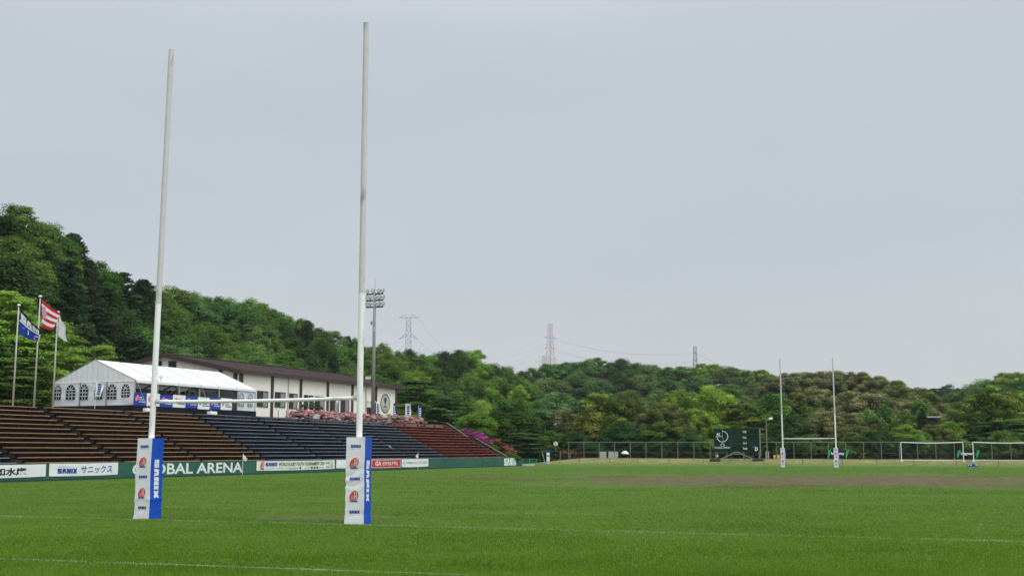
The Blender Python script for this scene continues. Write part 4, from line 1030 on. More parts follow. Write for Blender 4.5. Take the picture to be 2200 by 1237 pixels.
for k, vz in enumerate((631.5, 645.5, 659.5)):
    z = at_depth(807, vz, mb_.y).z; c = Vector((mb_.x, mb_.y, z))
    ar = MB(); ar.bar(c - cd * 1.05, c + cd * 1.05, 0.12, 0.14); ar.bar(c - cd * 1.05 + Vector((0, .25, 0.06)), c + cd * 1.05 + Vector((0, .25, .06)), 0.05, 0.05)
    ao = ar.build('crossarm', M['iron'], fm)
    lamps = [(-0.90, Vector((-0.35, -0.85, -0.25))), (-0.26, Vector((-0.2, -0.9, -0.3))), (0.35, Vector((0.5, -0.7, -0.35))), (0.85, Vector((0.75, -0.35, -0.4)))]
    if k: lamps = [(-0.90, Vector((-0.35, -0.85, -0.25))), (-0.55, Vector((-0.8, -0.2, -0.3))), (-0.08, Vector((0.35, -0.85, -0.35))), (0.42, Vector((0.5, -0.7, -0.35))), (0.92, Vector((0.75, -0.4, -0.4)))]
    for off, ax in lamps:
        ax = ax.normalized(); q = c + cd * (off + 0.06) + Z * 0.36 + ax * 0.10
        lm = MB(); lm.lathe(q - ax * 0.42, ax, [(0.10, 0), (0.10, 0.07), (0.22, 0.085), (0.32, 0.18), (0.42, 0.235), (0.46, 0.25), (0.46, 0.215)], 16); lo = lm.build('floodlamp', M['lamp_shell'], fm, smooth=True)
        lo.data.set_sharp_from_angle(angle=R(35))
        lg = MB(); lg.lathe(q + ax * 0.01, ax, [(0.02, 0.222), (0.03, 0.15), (0.035, 0)], 16); lg.build('lamp_glass', M['lamp_glass'], lo)
        MB().bar(c + cd * off, q - ax * 0.1, 0.05, 0.05).build('lamp_bracket', M['iron'], lo)
    if k < 2:
        dr_ = MB()
        for off in (-1.0, -0.5, 0.55): dr_.bar(c + cd * off, c + cd * off - Z * (14 * pxm), 0.035, 0.035, up=T)
        dr_.build('ladder_rod', M['iron'], ao)
MB().box(mb_ + Z * 4.95 - Vector((0.55, 0.2, 0)), (0.30, 0, 0), (0, 0.2, 0), (0, 0, 0.18)).build('control_box', M['panel_grey'], fm, bevel=0.03)
MB().box(mb_ + Z * (mt - TOPZ - 3.4) - Vector((0.30, 0.1, 0)), (0.10, 0, 0), (0, 0.1, 0), (0, 0, 0.2)).build('junction_box', M['mast'], fm)

# ------------------------------------------------------------------ upright banner flags (nobori)
nob = [(205, 819, 852, TS0 - 0.5, 'leaning white and blue upright banner flag in front of the arched tent windows'),
       (661.5, 849, 884, None, 'thin blue and white upright banner flag before the building windows, nearer the tent'),
       (722, 859, 890, None, 'thin white upright banner flag before the building windows, nearer the floodlight mast'),
       (808, 863, 893, None, 'white upright banner flag with blue marks right beside the floodlight mast'),
       (845, 866, 898, None, 'narrow blue upright banner flag at the edge of the round wall emblem'),
       (871, 867, 897, None, 'wide white upright banner flag with blue lettering beyond the building corner'),
       (898.5, 871, 903, None, 'blue upright banner flag at the far end of the pink azaleas')]
for k, (u, vt, vb, sfix, label) in enumerate(nob):
    w_ = BACKW + 1.9
    if sfix is not None: w_ = hit_s(u, 850, TS0 - 0.5)[0]; s = TS0 - 0.5
    else: s = s_at(u, w_, 5.6)
    b = W(s, w_, TOPZ); zt = at_depth(u, vt, b.y).z; zb = at_depth(u, vb, b.y).z
    rt = thing('banner_flag', label, 'banner flag', b, 'upright banner flags on the terrace')
    MB().tube(b, Vector((b.x, b.y, zt + 0.05)), 0.018, 0.014, 6).build('pole', M['white'], rt)
    wd = (0.62, 0.22, 0.20, 0.42, 0.30, 0.62, 0.42)[k]; xd = Vector((0.93, -0.3, 0)).normalized()
    white = k in (0, 2, 3, 5)
    f = lambda i, j: Vector((b.x, b.y, zt)) + xd * (wd * i + 0.10 * math.sin(j * 5 + k) * i * j) - Z * ((zt - zb) * j) + Vector((0, 1, 0)) * (0.10 * math.sin(j * 6 + k) * i)
    MB().grid(lambda i, j: f(i, 1 - j), 4, 14).build('cloth', M['cloth_white'] if white else M['flag_blue'], rt, smooth=True)
    mk = MB()
    for q in range(5):
        j0 = 0.16 + 0.15 * q; e = Vector((0, -0.03, 0)); mk.add([f(i, j) + e for i, j in ((0.25, j0 + 0.10), (0.75, j0 + 0.10), (0.70, j0), (0.30, j0))], [(0, 1, 2, 3)])
    mk.build('banner_print', M['flag_blue'] if white else M['cloth_white'], rt)

# ------------------------------------------------------------------ far-end fence, scoreboard, small things
fc = thing('chainlink_fence', 'long low chain-link fence with grey green posts on the grass bank', 'fence', Fp(FLEN / 2, 0, 0.63))
def fz(a): return 0.63 + 0.16 * max(0.0, 1 - 1.4 * (a + 7) / (FLEN + 60)) * (1 if (a + 7) / (FLEN + 60) < 0.7 else 0)
npost = int((FLEN + 6) / 2.02)
for k in range(npost + 1):
    a = k * 2.02; MB().tube(Fp(a, 0, fz(a) - 0.05), Fp(a, 0, fz(a) + 2.02), 0.042, 0.042, 8).build('fence_post', M['fence_steel'], fc)
rl = MB()
for k in range(npost):
    a, b = k * 2.02, (k + 1) * 2.02
    for h in (2.02,): rl.tube(Fp(a, 0, fz(a) + h), Fp(b, 0, fz(b) + h), 0.036, 0.036, 6)
    for h in (0.06, 0.72): rl.tube(Fp(a, 0, fz(a) + h), Fp(b, 0, fz(b) + h), 0.008, 0.008, 4)
rl.build('fence_rail', M['fence_steel'], fc)
def net_sheet(name, fn, ln, h, m, par, nu=1):
    mb = MB(); mb.grid(fn, nu, 1); o = mb.build(name, m, par)
    uv = o.data.uv_layers.new(name='UVMap')
    for lp in o.data.loops:
        vi = lp.vertex_index; uv.data[lp.index].uv = ((vi % (nu + 1)) / nu * ln, (vi // (nu + 1)) * h)
    return o
net_sheet('chain_link', lambda i, j: Fp(i * npost * 2.02, 0.01, fz(i * npost * 2.02) + 2.0 * j), npost * 2.02, 2.0, M['fence_net'], fc, 40)
f2_ = thing('side_fence', 'short stretch of taller mesh fence at the left foot of the grass bank', 'fence', at_depth(1180, 995, 150))
pts = [at_depth(1160, 993, 149), at_depth(1204, 992, 149.5), at_depth(1225, 990, 149.8)]
for k, u in enumerate((1160, 1204, 1225)):
    b = at_depth(u, 995, 149.2); b.z = 0; tz_ = at_depth(u, 967 + k, 149.2).z
    MB().tube(b, Vector((b.x, b.y, tz_)), 0.05, 0.05, 8).build('fence_post', M['fence_steel'], f2_)
a0 = at_depth(1160, 995, 149.2); a1 = at_depth(1225, 995, 149.2)
net_sheet('chain_link', lambda i, j: Vector((a0.x + (a1.x - a0.x) * i, 149.2, 0.02 + 1.7 * j)), 4, 1.7, M['fence_net'], f2_)

# scoreboard
SD = 137.0
sb0, sb1 = at_depth(1533.5, 920, SD), at_depth(1631, 920, SD - 0.9)
zb = at_depth(1580, 969.5, SD).z; zt_ = at_depth(1580, 920.5, SD).z; gz0 = 0.45
xd = (sb1 - sb0); xd.z = 0; bw_ = xd.length; xd.normalize(); nd = Vector((xd.y, -xd.x, 0)); bh = zt_ - zb
B = Vector((sb0.x, sb0.y, zb))
def bp(x, y, e=0.0): return B + xd * (bw_ * x) + Z * (bh * y) + nd * e
sbd = thing('scoreboard', 'dark green scoreboard with clock dial on a steel frame at the far end', 'scoreboard', Vector((B.x, B.y, gz0)))
MB().box(bp(0.5, 0.5, -0.10), xd * (bw_ / 2), Z * (bh / 2), nd * 0.10).build('board_panel', M['board'], sbd)
MB().box(bp(1.012, 0.40, -0.06), xd * 0.07, Z * (bh * 0.60), nd * 0.07).build('side_post', M['steel'], sbd)
cells = []
for (y0, y1, halves) in ((0.77, 0.95, 1), (0.53, 0.71, 2), (0.28, 0.46, 2), (0.03, 0.21, 2)):
    for (x0, x1) in ((0.375, 0.605), (0.735, 0.965)):
        for h in range(halves):
            a = x0 + (x1 - x0) * h / halves; b = x0 + (x1 - x0) * (h + 1) / halves - (0.012 if halves == 2 else 0)
            cells.append((a, b, y0, y1))
for (a, b, y0, y1) in cells:
    MB().box(bp((a + b) / 2, (y0 + y1) / 2, 0.004), xd * (bw_ * (b - a) / 2), Z * (bh * (y1 - y0) / 2), nd * 0.003).build('number_cell', M['board_cell'], sbd)
sl2 = MB()
for y in (0.74, 0.50, 0.37, 0.25, 0.34):
    for (x0, x1) in ((0.375, 0.605), (0.735, 0.965)): sl2.box(bp((x0 + x1) / 2, y, 0.012), xd * (bw_ * (x1 - x0) / 2), Z * 0.012, nd * 0.012)
sl2.box(bp(0.368, 0.5, 0.012), xd * 0.02, Z * (bh * 0.46), nd * 0.012)
sl2.build('slot_rail', M['board_slot'], sbd)
for (t_, y) in (('VS', 0.855), ('1st', 0.615), ('2nd', 0.375), ('Total', 0.135)):
    wd = 0.40 if t_ != 'Total' else 0.50
    lettering(t_, bp(0.675, y, 0.012) - xd * (wd / 2) - Z * 0.13, xd, Z, wd, 0.27, M['cloth_white'], sbd, bold=0.02)
for k in range(2):
    pass
lettering('D', bp(0.895, 0.03, 0.012), xd, Z, 0.34, 0.42, M['cloth_white'], sbd, bold=0.04)
MB().box(bp(0.90, 0.20, 0.014), xd * 0.26, Z * 0.02, nd * 0.01).build('number_edge', M['panel_grey'], sbd)
dc = bp(0.185, 0.66, 0.012); dr_ = 0.66
ringm = MB(); n = 40; k0 = -int(n * 0.5)
a0_, a1_ = R(90), R(-180)
vs = []
for k in range(n + 1):
    a = a0_ + (a1_ - a0_) * k / n; e = xd * math.cos(a) + Z * math.sin(a); vs += [dc + e * dr_ * 0.90, dc + e * dr_]
ringm.add(vs, [(2 * k, 2 * k + 1, 2 * k + 3, 2 * k + 2) for k in range(n)])
ro_ = ringm.build('clock_ring', M['cloth_white'], sbd)
hm = MB()
hm.bar(dc + Z * dr_ * 1.25, dc - Z * 0.02, 0.02, 0.055, up=nd); hm.bar(dc, dc - xd * dr_ * 1.2, 0.02, 0.055); hm.bar(dc, dc + xd * 0.13 - Z * dr_ * 0.9, 0.02, 0.05, up=nd)
for a in range(-180, 91, 30): e = xd * math.cos(R(a)) + Z * math.sin(R(a)); hm.bar(dc + e * dr_ * 0.95, dc + e * dr_ * 1.17, 0.02, 0.05, up=nd)
hm.build('clock_hand', M['cloth_white'], sbd)
lettering('45', dc - xd * dr_ * 1.05 + Z * 0.10, xd, Z, 0.42, 0.34, M['cloth_white'], sbd, bold=0.03)
disc(bp(0.185, 0.29, 0.0), xd, Z, 0, 0.26, M['ink_grey'], 'crest', sbd, 0.012, 0.8)
disc(bp(0.185, 0.29, 0.0), xd, Z, 0, 0.16, M['ink_blue'], 'crest_core', sbd, 0.020, 0.8)
lettering('GLOBAL ARENA', bp(0.01, 0.135, 0.012), xd, Z, bw_ * 0.34, 0.20, M['cloth_white'], sbd, bold=0.015)
lgm = MB()
for x in (0.03, 0.985):
    lgm.bar(bp(x, -0.02, -0.1), bp(x, 0, -0.1) * 1.0 - Z * (zb - gz0), 0.12, 0.12, up=xd)
lgm.build('support_leg', M['steel'], sbd)
arc = MB(); L0 = bp(0.06, 0, -0.05) - Z * (zb - gz0 - 0.1); L1 = bp(0.95, 0, -0.05) - Z * (zb - gz0 - 0.1)
tA, tB = bp(0.40, -0.06, -0.05), bp(0.58, -0.06, -0.05)
P_ = [L0, tA - Z * .06, bp(0.45, -0.02, -.05), bp(0.53, -0.02, -.05), tB - Z * .06, L1]
for a, b in zip(P_, P_[1:]): arc.bar(a, b, 0.10, 0.13)
arc.bar(tA - Z * 0.14, tB - Z * 0.14, 0.08, 0.07)
arc.build('arched_brace', M['steel'], sbd)
mb = MB()
for x in (0.375, 0.66): mb.bar(bp(x, 0, -0.3), bp(x, 0, -0.3) - Z * (zb - gz0 - 0.1), 0.07, 0.07, up=xd)
mb.build('back_prop', M['fence_steel'], sbd)
MB().tube(bp(0.065, -0.02, 0.0), bp(0.065, -0.14, 0.0), 0.012).lathe(bp(0.065, -0.15, 0), -Z, [(0, 0), (0.02, .1), (0.15, 0.13), (.25, 0.08), (.27, 0)], 10).build('hanging_bell', M['lampwhite'], sbd)
for x in (0.01, 0.95):
    c = bp(x, 0, 0.25); c.z = 0.42
    MB().box(c, xd * 0.62, nd * 0.75, Z * 0.34).build('concrete_footing', M['footing'], sbd, bevel=0.04)

def street_lamp(u, vtop, vbot, d, uh, vh, label, guard=False):
    b = at_depth(u, vbot, d); t_ = at_depth(u, vtop, d); t_.x = b.x; h_ = at_depth(uh, vh, d)
    r_ = thing('street_lamp', label, 'street lamp', b)
    mb = MB(); mb.tube(b, t_, 0.075, 0.05, 8); pts = [t_ + (h_ - t_) * f + Z * (0.25 * math.sin(math.pi * f)) for f in (0, .25, .5, .75, 1)]
    mb.path(pts, 0.04, 6); mb.build('pole', M['lamppole'], r_)
    hd = MB(); hd.lathe(h_ - Vector((0.18, 0, 0.02)), Vector((1, 0, 0.25)), [(0, 0), (0.0, 0.08), (0.15, 0.15), (0.42, 0.16), (0.52, 0.09), (0.54, 0)], 12); hd.build('lamp_head', M['lampwhite'], r_, smooth=True)
    return b, r_
b, r_ = street_lamp(1648.5, 907, 990, 139.5, 1654, 900, 'thin beige street lamp with white head right of the scoreboard')
street_lamp(1172, 918, 975, 160.0, 1190.5, 912, 'grey street lamp with long arm and white head among the trees left of the bank')
gd = thing('timber_guard', 'pale timber guard boards standing round the foot of the street lamp', 'guard', b)
for sg in (-1, 1):
    MB().box(Vector((b.x + sg * 0.135, b.y - 0.12, at_depth(1648, 980, b.y).z)), (0.07, 0, 0), (0, 0.04, 0), (0, 0, 0.62)).build('board', M['board_wood'], gd)

# soccer goals on the bank
def soccer_goal(u0, u1, v0, v1, d0, d1, label):
    a, b = at_depth(u0, v1, d0), at_depth(u1, v1, d1); b.z = a.z = 0.58
    ta, tb = at_depth(u0, v0, d0), at_depth(u1, v0, d1)
    ta = Vector((a.x, a.y, ta.z)); tb = Vector((b.x, b.y, ta.z))
    r_ = thing('soccer_goal', label, 'soccer goal', (a + b) / 2, 'white soccer goals on the bank')
    for p, q in ((a, ta), (b, tb)): MB().tube(p, q, 0.045, 0.045, 10).box(p + Z * 0.02, (0.12, 0, 0), (0, 0.12, 0), (0, 0, 0.04)).build('goal_post', M['white'], r_)
    n = 12; mb = MB()
    for k in range(n): f = lambda x: ta.lerp(tb, x) - Z * 0.10 * math.sin(math.pi * x); mb.tube(f(k / n), f((k + 1) / n), 0.045, 0.045, 8)
    mb.build('crossbar', M['white'], r_)
    bk_ = Vector((0.25, 0.95, 0)) * 0.95; mb = MB()
    for k in range(n): f = lambda x: a.lerp(b, x) + bk_ + Z * (0.13 - 0.05 * math.sin(math.pi * x)); mb.tube(f(k / n), f((k + 1) / n), 0.032, 0.032, 6)
    for p, q in ((a, ta), (b, tb)): mb.tube(p + Z * 0.1, p + bk_ + Z * 0.12, 0.035, 0.035, 6)
    mb.build('ground_bar', M['white'], r_)
    net_sheet('net', lambda i, j: (a.lerp(b, i) + bk_ + Z * 0.12).lerp(ta.lerp(tb, i) - Z * 0.08, j), 7.0, 2.3, M['goal_net'], r_)
soccer_goal(1937, 2070.5, 949.5, 988, 127.5, 126.0, 'white soccer goal nearer the scoreboard, seen whole on the bank')
soccer_goal(2092, 2236, 949.5, 988.5, 125.8, 124.0, 'white soccer goal cut off by the right edge of the photo')

# sponsor banners on the fence
def fence_banner(u0, u1, v0, v1, d, label):
    a, b = at_depth(u0, v1, d), at_depth(u1, v1, d); h = at_depth(u0, v0, d).z - a.z
    b.z = a.z; x = (b - a); ln = x.length; x.normalize(); nd_ = Vector((x.y, -x.x, 0))
    r_ = thing('fence_banner', label, 'banner', (a + b) / 2, 'black banners hung on the chain-link fence')
    MB().grid(lambda i, j: a + x * (ln * (0.12 + 0.76 * i)) + Z * (h * (j * (1 - 0.10 * math.sin(math.pi * i)) + 0.02)) + nd_ * (0.03 * math.sin(i * 9)), 16, 3).build('cloth', M['ink_black'], r_)
    for s0, s1 in ((0.0, 0.16), (0.84, 1.0)):
        MB().add([a + x * (ln * p) + Z * (h * q) + nd_ * 0.05 for p, q in ((s0, -0.05), (s0 + 0.05, -0.05), (s1, 0.85), (s1, 1.08), (s1 - 0.12, 0.98), (s0, 0.35))], [(0, 1, 2, 3, 4, 5)]).build('green_leaf', M['green_mesh'], r_)
    lettering('hotgreeny', a + x * (ln * 0.17) + Z * (h * 0.26) + nd_ * 0.06, x, Z, ln * 0.60, h * 0.50, M['cloth_white'], r_, bold=0.035)
    lettering('.jp', a + x * (ln * 0.78) + Z * (h * 0.36) + nd_ * 0.06, x, Z, ln * 0.06, h * 0.24, M['green_mesh'], r_)
fence_banner(1778, 1824, 966.5, 982, 135.6, 'black banner with white word and green ends behind the far rugby goal')
fence_banner(2056, 2105, 967, 982, 131.9, 'black banner with white word and green ends between the soccer goals')

# pale panels, parasol, people, stakes
def panel(u0, u1, v0, v1, d, label):
    a, b = at_depth(u0, v1, d), at_depth(u1, v1, d); t_ = at_depth(u0, v0, d).z
    r_ = thing('standing_board', label, 'panel', Vector(((a.x + b.x) / 2, d, 0.7)))
    MB().box(Vector(((a.x + b.x) / 2, d, (t_ + 0.6) / 2)), ((b.x - a.x) / 2, 0, 0), (0, 0.03, 0), (0, 0, (t_ - 0.6) / 2)).build('sheet', M['panel_grey'], r_, bevel=0.01)
    mb = MB()
    for x in (a.x - 0.12, b.x + 0.12): mb.bar(Vector((x, d + 0.1, 0.6)), Vector((x, d + 0.1, t_ + 0.18)), 0.06, 0.06, up=Vector((1, 0, 0)))
    mb.bar(Vector((a.x - 0.12, d + 0.1, t_ + 0.18)), Vector((b.x + 0.12, d + 0.1, t_ + 0.18)), 0.06, 0.06)
    mb.build('panel_frame', M['iron'], r_)
panel(1289, 1303, 969.7, 986, 149.5, 'narrower pale grey panel standing behind the chain-link fence')
panel(1307, 1328, 969.7, 986, 149.3, 'wider pale grey panel standing behind the chain-link fence')

def skin_mesh(joints, edges, radii):
    me = bpy.data.meshes.new('body'); me.from_pydata([tuple(j) for j in joints], edges, []); o = bpy.data.objects.new('body', me); COL.objects.link(o)
    o.modifiers.new('s', 'SKIN'); sb_ = o.modifiers.new('u', 'SUBSURF'); sb_.levels = 1
    for v, r in zip(me.skin_vertices[0].data, radii): v.radius = (r, r) if not isinstance(r, tuple) else r
    me.skin_vertices[0].data[0].use_root = True
    dg = bpy.context.evaluated_depsgraph_get(); dg.update(); out = bpy.data.meshes.new_from_object(o.evaluated_get(dg))
    bpy.data.objects.remove(o); bpy.data.meshes.remove(me); out.materials.clear(); return out
def person(p, face, label, cloth='dark_cloth', scale=1.0, lean=0.0, group=None, arms='lap'):
    "someone sitting or crouching at p (on the ground), looking along face"
    f = Vector(face).normalized(); x = Z.cross(f).normalized()      # x = the person's left
    r_ = thing('person', label, 'person', p, group)
    S = scale
    def q(a, b, c): return p + (x * a + f * (b + lean * c) + Z * c) * S
    J = []; E_ = []; Rr = []
    def j(a, b, c, r, par=None):
        J.append(q(a, b, c)); Rr.append(r * S); k = len(J) - 1
        if par is not None: E_.append((par, k))
        return k
    pel = j(0, 0, 0.46, 0.15); sp = j(0, 0.02, 0.70, 0.14, pel); ch = j(0, 0.03, 0.92, 0.15, sp); nk = j(0, 0.05, 1.06, 0.06, ch); hd = j(0, 0.08, 1.18, 0.095, nk); j(0, 0.08, 1.28, 0.085, hd); j(0, 0.19, 1.17, 0.018, hd)
    for sg in (1, -1):
        sh = j(sg * 0.19, 0.02, 0.97, 0.065, ch); el = j(sg * 0.25, 0.14, 0.72, 0.045, sh)
        wr = j(sg * 0.14, 0.36, 0.66, 0.032, el) if arms == 'lap' else j(sg * 0.08, 0.26, 0.98, 0.032, el)
        d_ = 0.0 if arms == 'lap' else 0.05
        pm = j(sg * 0.11, 0.43, 0.655, 0.034, wr) if arms == 'lap' else j(sg * 0.05, 0.28, 1.05, 0.034, wr)
        for k in range(4):
            if arms == 'lap': j(sg * (0.135 - 0.022 * k), 0.50 + 0.006 * (k in (1, 2)), 0.635, 0.009, pm)
            else: j(sg * 0.02, 0.27 + 0.01 * k, 1.04 + 0.022 * k, 0.009, pm)
        j(sg * 0.07, 0.45, 0.67, 0.010, pm) if arms == 'lap' else j(sg * 0.04, 0.25, 1.10, 0.010, pm)
        hp = j(sg * 0.10, 0.02, 0.45, 0.10, pel); kn = j(sg * 0.14, 0.42, 0.50, 0.065, hp); an = j(sg * 0.13, 0.38, 0.09, 0.042, kn); j(sg * 0.14, 0.56, 0.045, 0.038, an)
    link('body', skin_mesh(J, E_, Rr), M['skin'], r_, smooth=True)
    Jc = [q(0, 0, 0.44), q(0, 0.02, 0.70), q(0, 0.03, 0.93), q(0, 0.045, 1.02)]; Ec = [(0, 1), (1, 2), (2, 3)]; Rc = [0.18, 0.165, 0.175, 0.085]
    for sg in (1, -1):
        k = len(Jc); Jc += [q(sg * 0.19, 0.02, 0.97), q(sg * 0.25, 0.14, 0.72), q(sg * 0.15, 0.33, 0.665) if arms == 'lap' else q(sg * 0.10, 0.24, 0.94)]; Ec += [(2, k), (k, k + 1), (k + 1, k + 2)]; Rc += [0.085, 0.065, 0.05]
        k = len(Jc); Jc += [q(sg * 0.10, 0.02, 0.45), q(sg * 0.14, 0.42, 0.50), q(sg * 0.13, 0.38, 0.12)]; Ec += [(0, k), (k, k + 1), (k + 1, k + 2)]; Rc += [0.12, 0.085, 0.06]
    link('clothing', skin_mesh(Jc, Ec, [r * S for r in Rc]), M[cloth], r_, smooth=True)
    MB().lathe(q(0, 0.055, 1.14), Z, [(0, 0.102 * S), (0.06 * S, 0.112 * S), (0.14 * S, 0.100 * S), (0.20 * S, 0.05 * S), (0.215 * S, 0)], 12).build('hair', M['hair'], r_, smooth=True)
    return r_
tent_people = [(348, 'person in dark clothes sitting just right of the near left goal post inside the tent'), (363.5, 'person in dark clothes sitting left of the first tent post, second from the goal post'), (376, 'person in dark clothes sitting close beside the first tent post'),
               (393, 'person in dark clothes with a broad outline sitting right of the first tent post'), (401, 'person in dark clothes half hidden behind the broad seated figure in the tent'), (411.5, 'person in dark clothes sitting alone in the middle of the second tent bay')]
for k, (u, label) in enumerate(tent_people):
    w_ = TW + 1.3 + 0.5 * (k % 2); s = s_at(u, w_, TFL + 0.9)
    person(W(s, w_, TFL), -N + T * (0.3 * (k % 3 - 1)), label, scale=1.05 if k else 0.8, group='people sitting inside the tent')
tb_ = thing('long_table', 'long dark covered table behind the rail inside the tent', 'table', W(bs[3], TW + 0.7, TFL))
MB().box(W((bs[0] + bs[4]) / 2 + .6, TW + 0.55, TFL + 0.70), T * ((bs[4] - bs[0]) / 2 - .8), N * 0.3, Z * 0.02).build('table_top', M['skirt'], tb_)
mb = MB()
for k in range(5): mb.bar(W(bs[0] + 1.6 + k * (bs[4] - bs[0] - 2.2) / 4, TW + 0.55, TFL), W(bs[0] + 1.6 + k * (bs[4] - bs[0] - 2.2) / 4, TW + 0.55, TFL + 0.69), 0.05, 0.05, up=T)
mb.build('table_legs', M['iron'], tb_)
pz = 0.56
p_ = at_depth(1663.5, 989, 138.6); p_.z = pz; person(p_, (0.25, -1, 0), 'person in yellow clothing crouching on the bank between the timber guard and the goal', 'yellow_cloth', 0.60, 0.12, 'people in yellow on the bank')
p_ = at_depth(1672.5, 989, 138.3); p_.z = pz; person(p_, (-0.1, -1, 0), 'person in yellow clothing crouching on the bank close to the far goal post', 'yellow_cloth', 0.62, 0.05, 'people in yellow on the bank')
p_ = at_depth(1852.5, 990, 136.2); p_.z = 0.6; person(p_, (-1, -0.25, 0), 'person in dark clothes crouching behind the chain-link fence', 'dark_cloth', 0.62, 0.1)
p_ = at_depth(1344.5, 990, 149.0); p_.z = 0.72; person(p_, (0.1, -1, 0), 'person in dark clothes sitting under the white umbrella behind the fence', 'dark_cloth', 0.78, 0.0, arms='up')
u_ = thing('umbrella', 'white umbrella held up behind the chain-link fence', 'umbrella', p_)
c = Vector((p_.x - 0.05, p_.y - 0.15, at_depth(1343, 967.8, 149).z)); ax = Vector((0.10, -0.1, 1)).normalized()
mb = MB(); n = 8; prof_ = [(0.0, 0.0), (-0.04, 0.16), (-0.12, 0.32), (-0.24, 0.45), (-0.36, 0.52)]
mb.lathe(c, ax, prof_, 16); mb.build('canopy', M['white'], u_, smooth=True)
MB().tube(c + ax * 0.06, c - ax * 0.75, 0.010, 0.010, 6).build('shaft', M['steel'], u_)
rbm = MB()
for k in range(8):
    a = k * math.pi / 4; x_ = ax.cross(Vector((0.31, 0.2, 0.93))).normalized(); y_ = ax.cross(x_); e = x_ * math.cos(a) + y_ * math.sin(a)
    rbm.path([c - ax * 0.03, c - ax * 0.14 + e * 0.31, c - ax * 0.365 + e * 0.51], 0.006, 4)
rbm.build('rib', M['steel'], u_)
for k, u in enumerate((1245, 1310, 1369, 1438, 1511, 1642, 1725, 1810, 1884, 1964, 2055, 2145)):
    d = interp([(1245, 139.5), (2145, 121.5)], u); b = at_depth(u, 1000, d); b.z = interp([(1245, 0.12), (2145, 0.12)], u) - 0.08
    r_ = thing('bank_stake', 'thin dark stake standing at the foot of the grass bank', 'stake', b, 'stakes along the foot of the grass bank')
    MB().tube(b, b + Z * 0.75 + Vector((0.02 * (k % 3 - 1), 0, 0)), 0.022, 0.018, 6).build('stake_post', M['footing'], r_)
    MB().tube(b + Z * 0.70, b + Z * 0.74, 0.030, 0.030, 6).build('ring', M['iron'], r_)
b = at_depth(2089, 1001, 119.5); b.z = 0.10
r_ = thing('sign_board', 'low blue and white signboard lying on the foot of the bank', 'sign', b)
MB().box(b + Z * 0.13, (0.56, 0, 0), (0, 0.06, 0.02), (0, -0.03, 0.11)).build('board', M['pad_blue'], r_, bevel=0.01)
mb = MB()
for (x0, x1) in ((-0.50, -0.36), (-0.25, -0.08), (0.30, 0.50)): mb.box(b + Vector(((x0 + x1) / 2, -0.075, 0.15)), ((x1 - x0) / 2, 0, 0), (0, 0.006, 0), (0, -0.01, 0.06))
mb.build('white_mark', M['cloth_white'], r_)

# end of the side wall: green frame, pale block, padded pillar, tarp, round mirror
d = 134.0; a = at_depth(1122.5, 998, d); a.z = 0
r_ = thing('steel_bench', 'bright green steel bench frame at the far end of the pitch wall', 'frame', a)
mb = MB(); wdt = 3.0 * (d / 2474) * 12
for x in (0.0, 0.8, 1.65):
    mb.tube(a + Vector((x, 0.5, 0)), a + Vector((x + 0.05, 0.5, 0.75)), 0.03); mb.tube(a + Vector((x, 0.0, 0)), a + Vector((x, 0.05, 0.55)), 0.03)
    mb.tube(a + Vector((x, 0.05, 0.55)), a + Vector((x + .05, 0.5, 0.75)), 0.025)
for y, z in ((0.0, 0.55), (0.5, 0.75), (0.5, 0.35)): mb.tube(a + Vector((0, y, z)), a + Vector((1.7, y, z)), 0.03)
mb.build('frame_tubes', M['green_mesh'], r_)
b = at_depth(1122, 999.5, 131.5); b.z = 0
r_ = thing('pale_block', 'long pale block lying in front of the green bench frame', 'block', b)
MB().box(b + Vector((0.72, 0, 0.13)), (0.70, 0, 0), (0, 0.15, 0), (0, 0, 0.13)).build('block_body', M['bench_pale'], r_, bevel=0.02)
b = at_depth(1177.5, 998, 140.0); b.z = 0
r_ = thing('padded_pillar', 'narrow white padded pillar with dark blue top left of the bank', 'padded pillar', b)
MB().box(b + Z * 0.75, (0.19, 0, 0), (0, 0.19, 0), (0, 0, 0.75)).build('pad_body', M['pad_white'], r_, bevel=0.03)
MB().box(b + Z * 1.68, (0.19, 0, 0), (0, 0.19, 0), (0, 0, 0.17)).build('pad_top', M['ink_blue'], r_, bevel=0.05)
MB().box(b + Z * 1.12 - Vector((0, 0.20, 0)), (0.13, 0, 0), (0, 0.006, 0), (0, 0, 0.07)).build('print', M['ink_blue'], r_)
MB().box(b + Z * 0.38 - Vector((0, 0.20, 0)), (0.13, 0, 0), (0, 0.006, 0), (0, 0, 0.07)).build('print', M['ink_red'], r_)
b = at_depth(1169, 998, 138.5); b.z = 0
r_ = thing('blue_tarp', 'folded blue tarp lying at the foot of the padded pillar', 'tarp', b)
mb = MB(); mb.grid(lambda i, j: b + Vector((-0.42 + 0.95 * i, -0.3 + 0.6 * j, (0.22 + 0.05 * noise.noise(Vector((i * 4, j * 4, 1)))) * min(1, 6 * i, 6 * (1 - i), 6 * j, 6 * (1 - j)) + 0.005)), 14, 10); mb.build('tarp_sheet', M['teal'], r_, smooth=True)
b = at_depth(1194, 985, 152); b.z = 0.3
r_ = thing('traffic_mirror', 'small oval white mirror sign on a yellow pole left of the bank', 'mirror', b)
zc = at_depth(1194, 953, 152).z
MB().tube(b, Vector((b.x, b.y, zc)), 0.045, 0.045, 8).build('pole', M['board_wood'], r_)
mb = MB(); mb.lathe(Vector((b.x, b.y - 0.12, zc)), Vector((0, -1, -0.1)), [(0, 0.0), (0, 0.30), (0.05, 0.30), (0.07, 0.24), (0.05, 0)], 20); mo = mb.build('mirror_face', M['lampwhite'], r_)
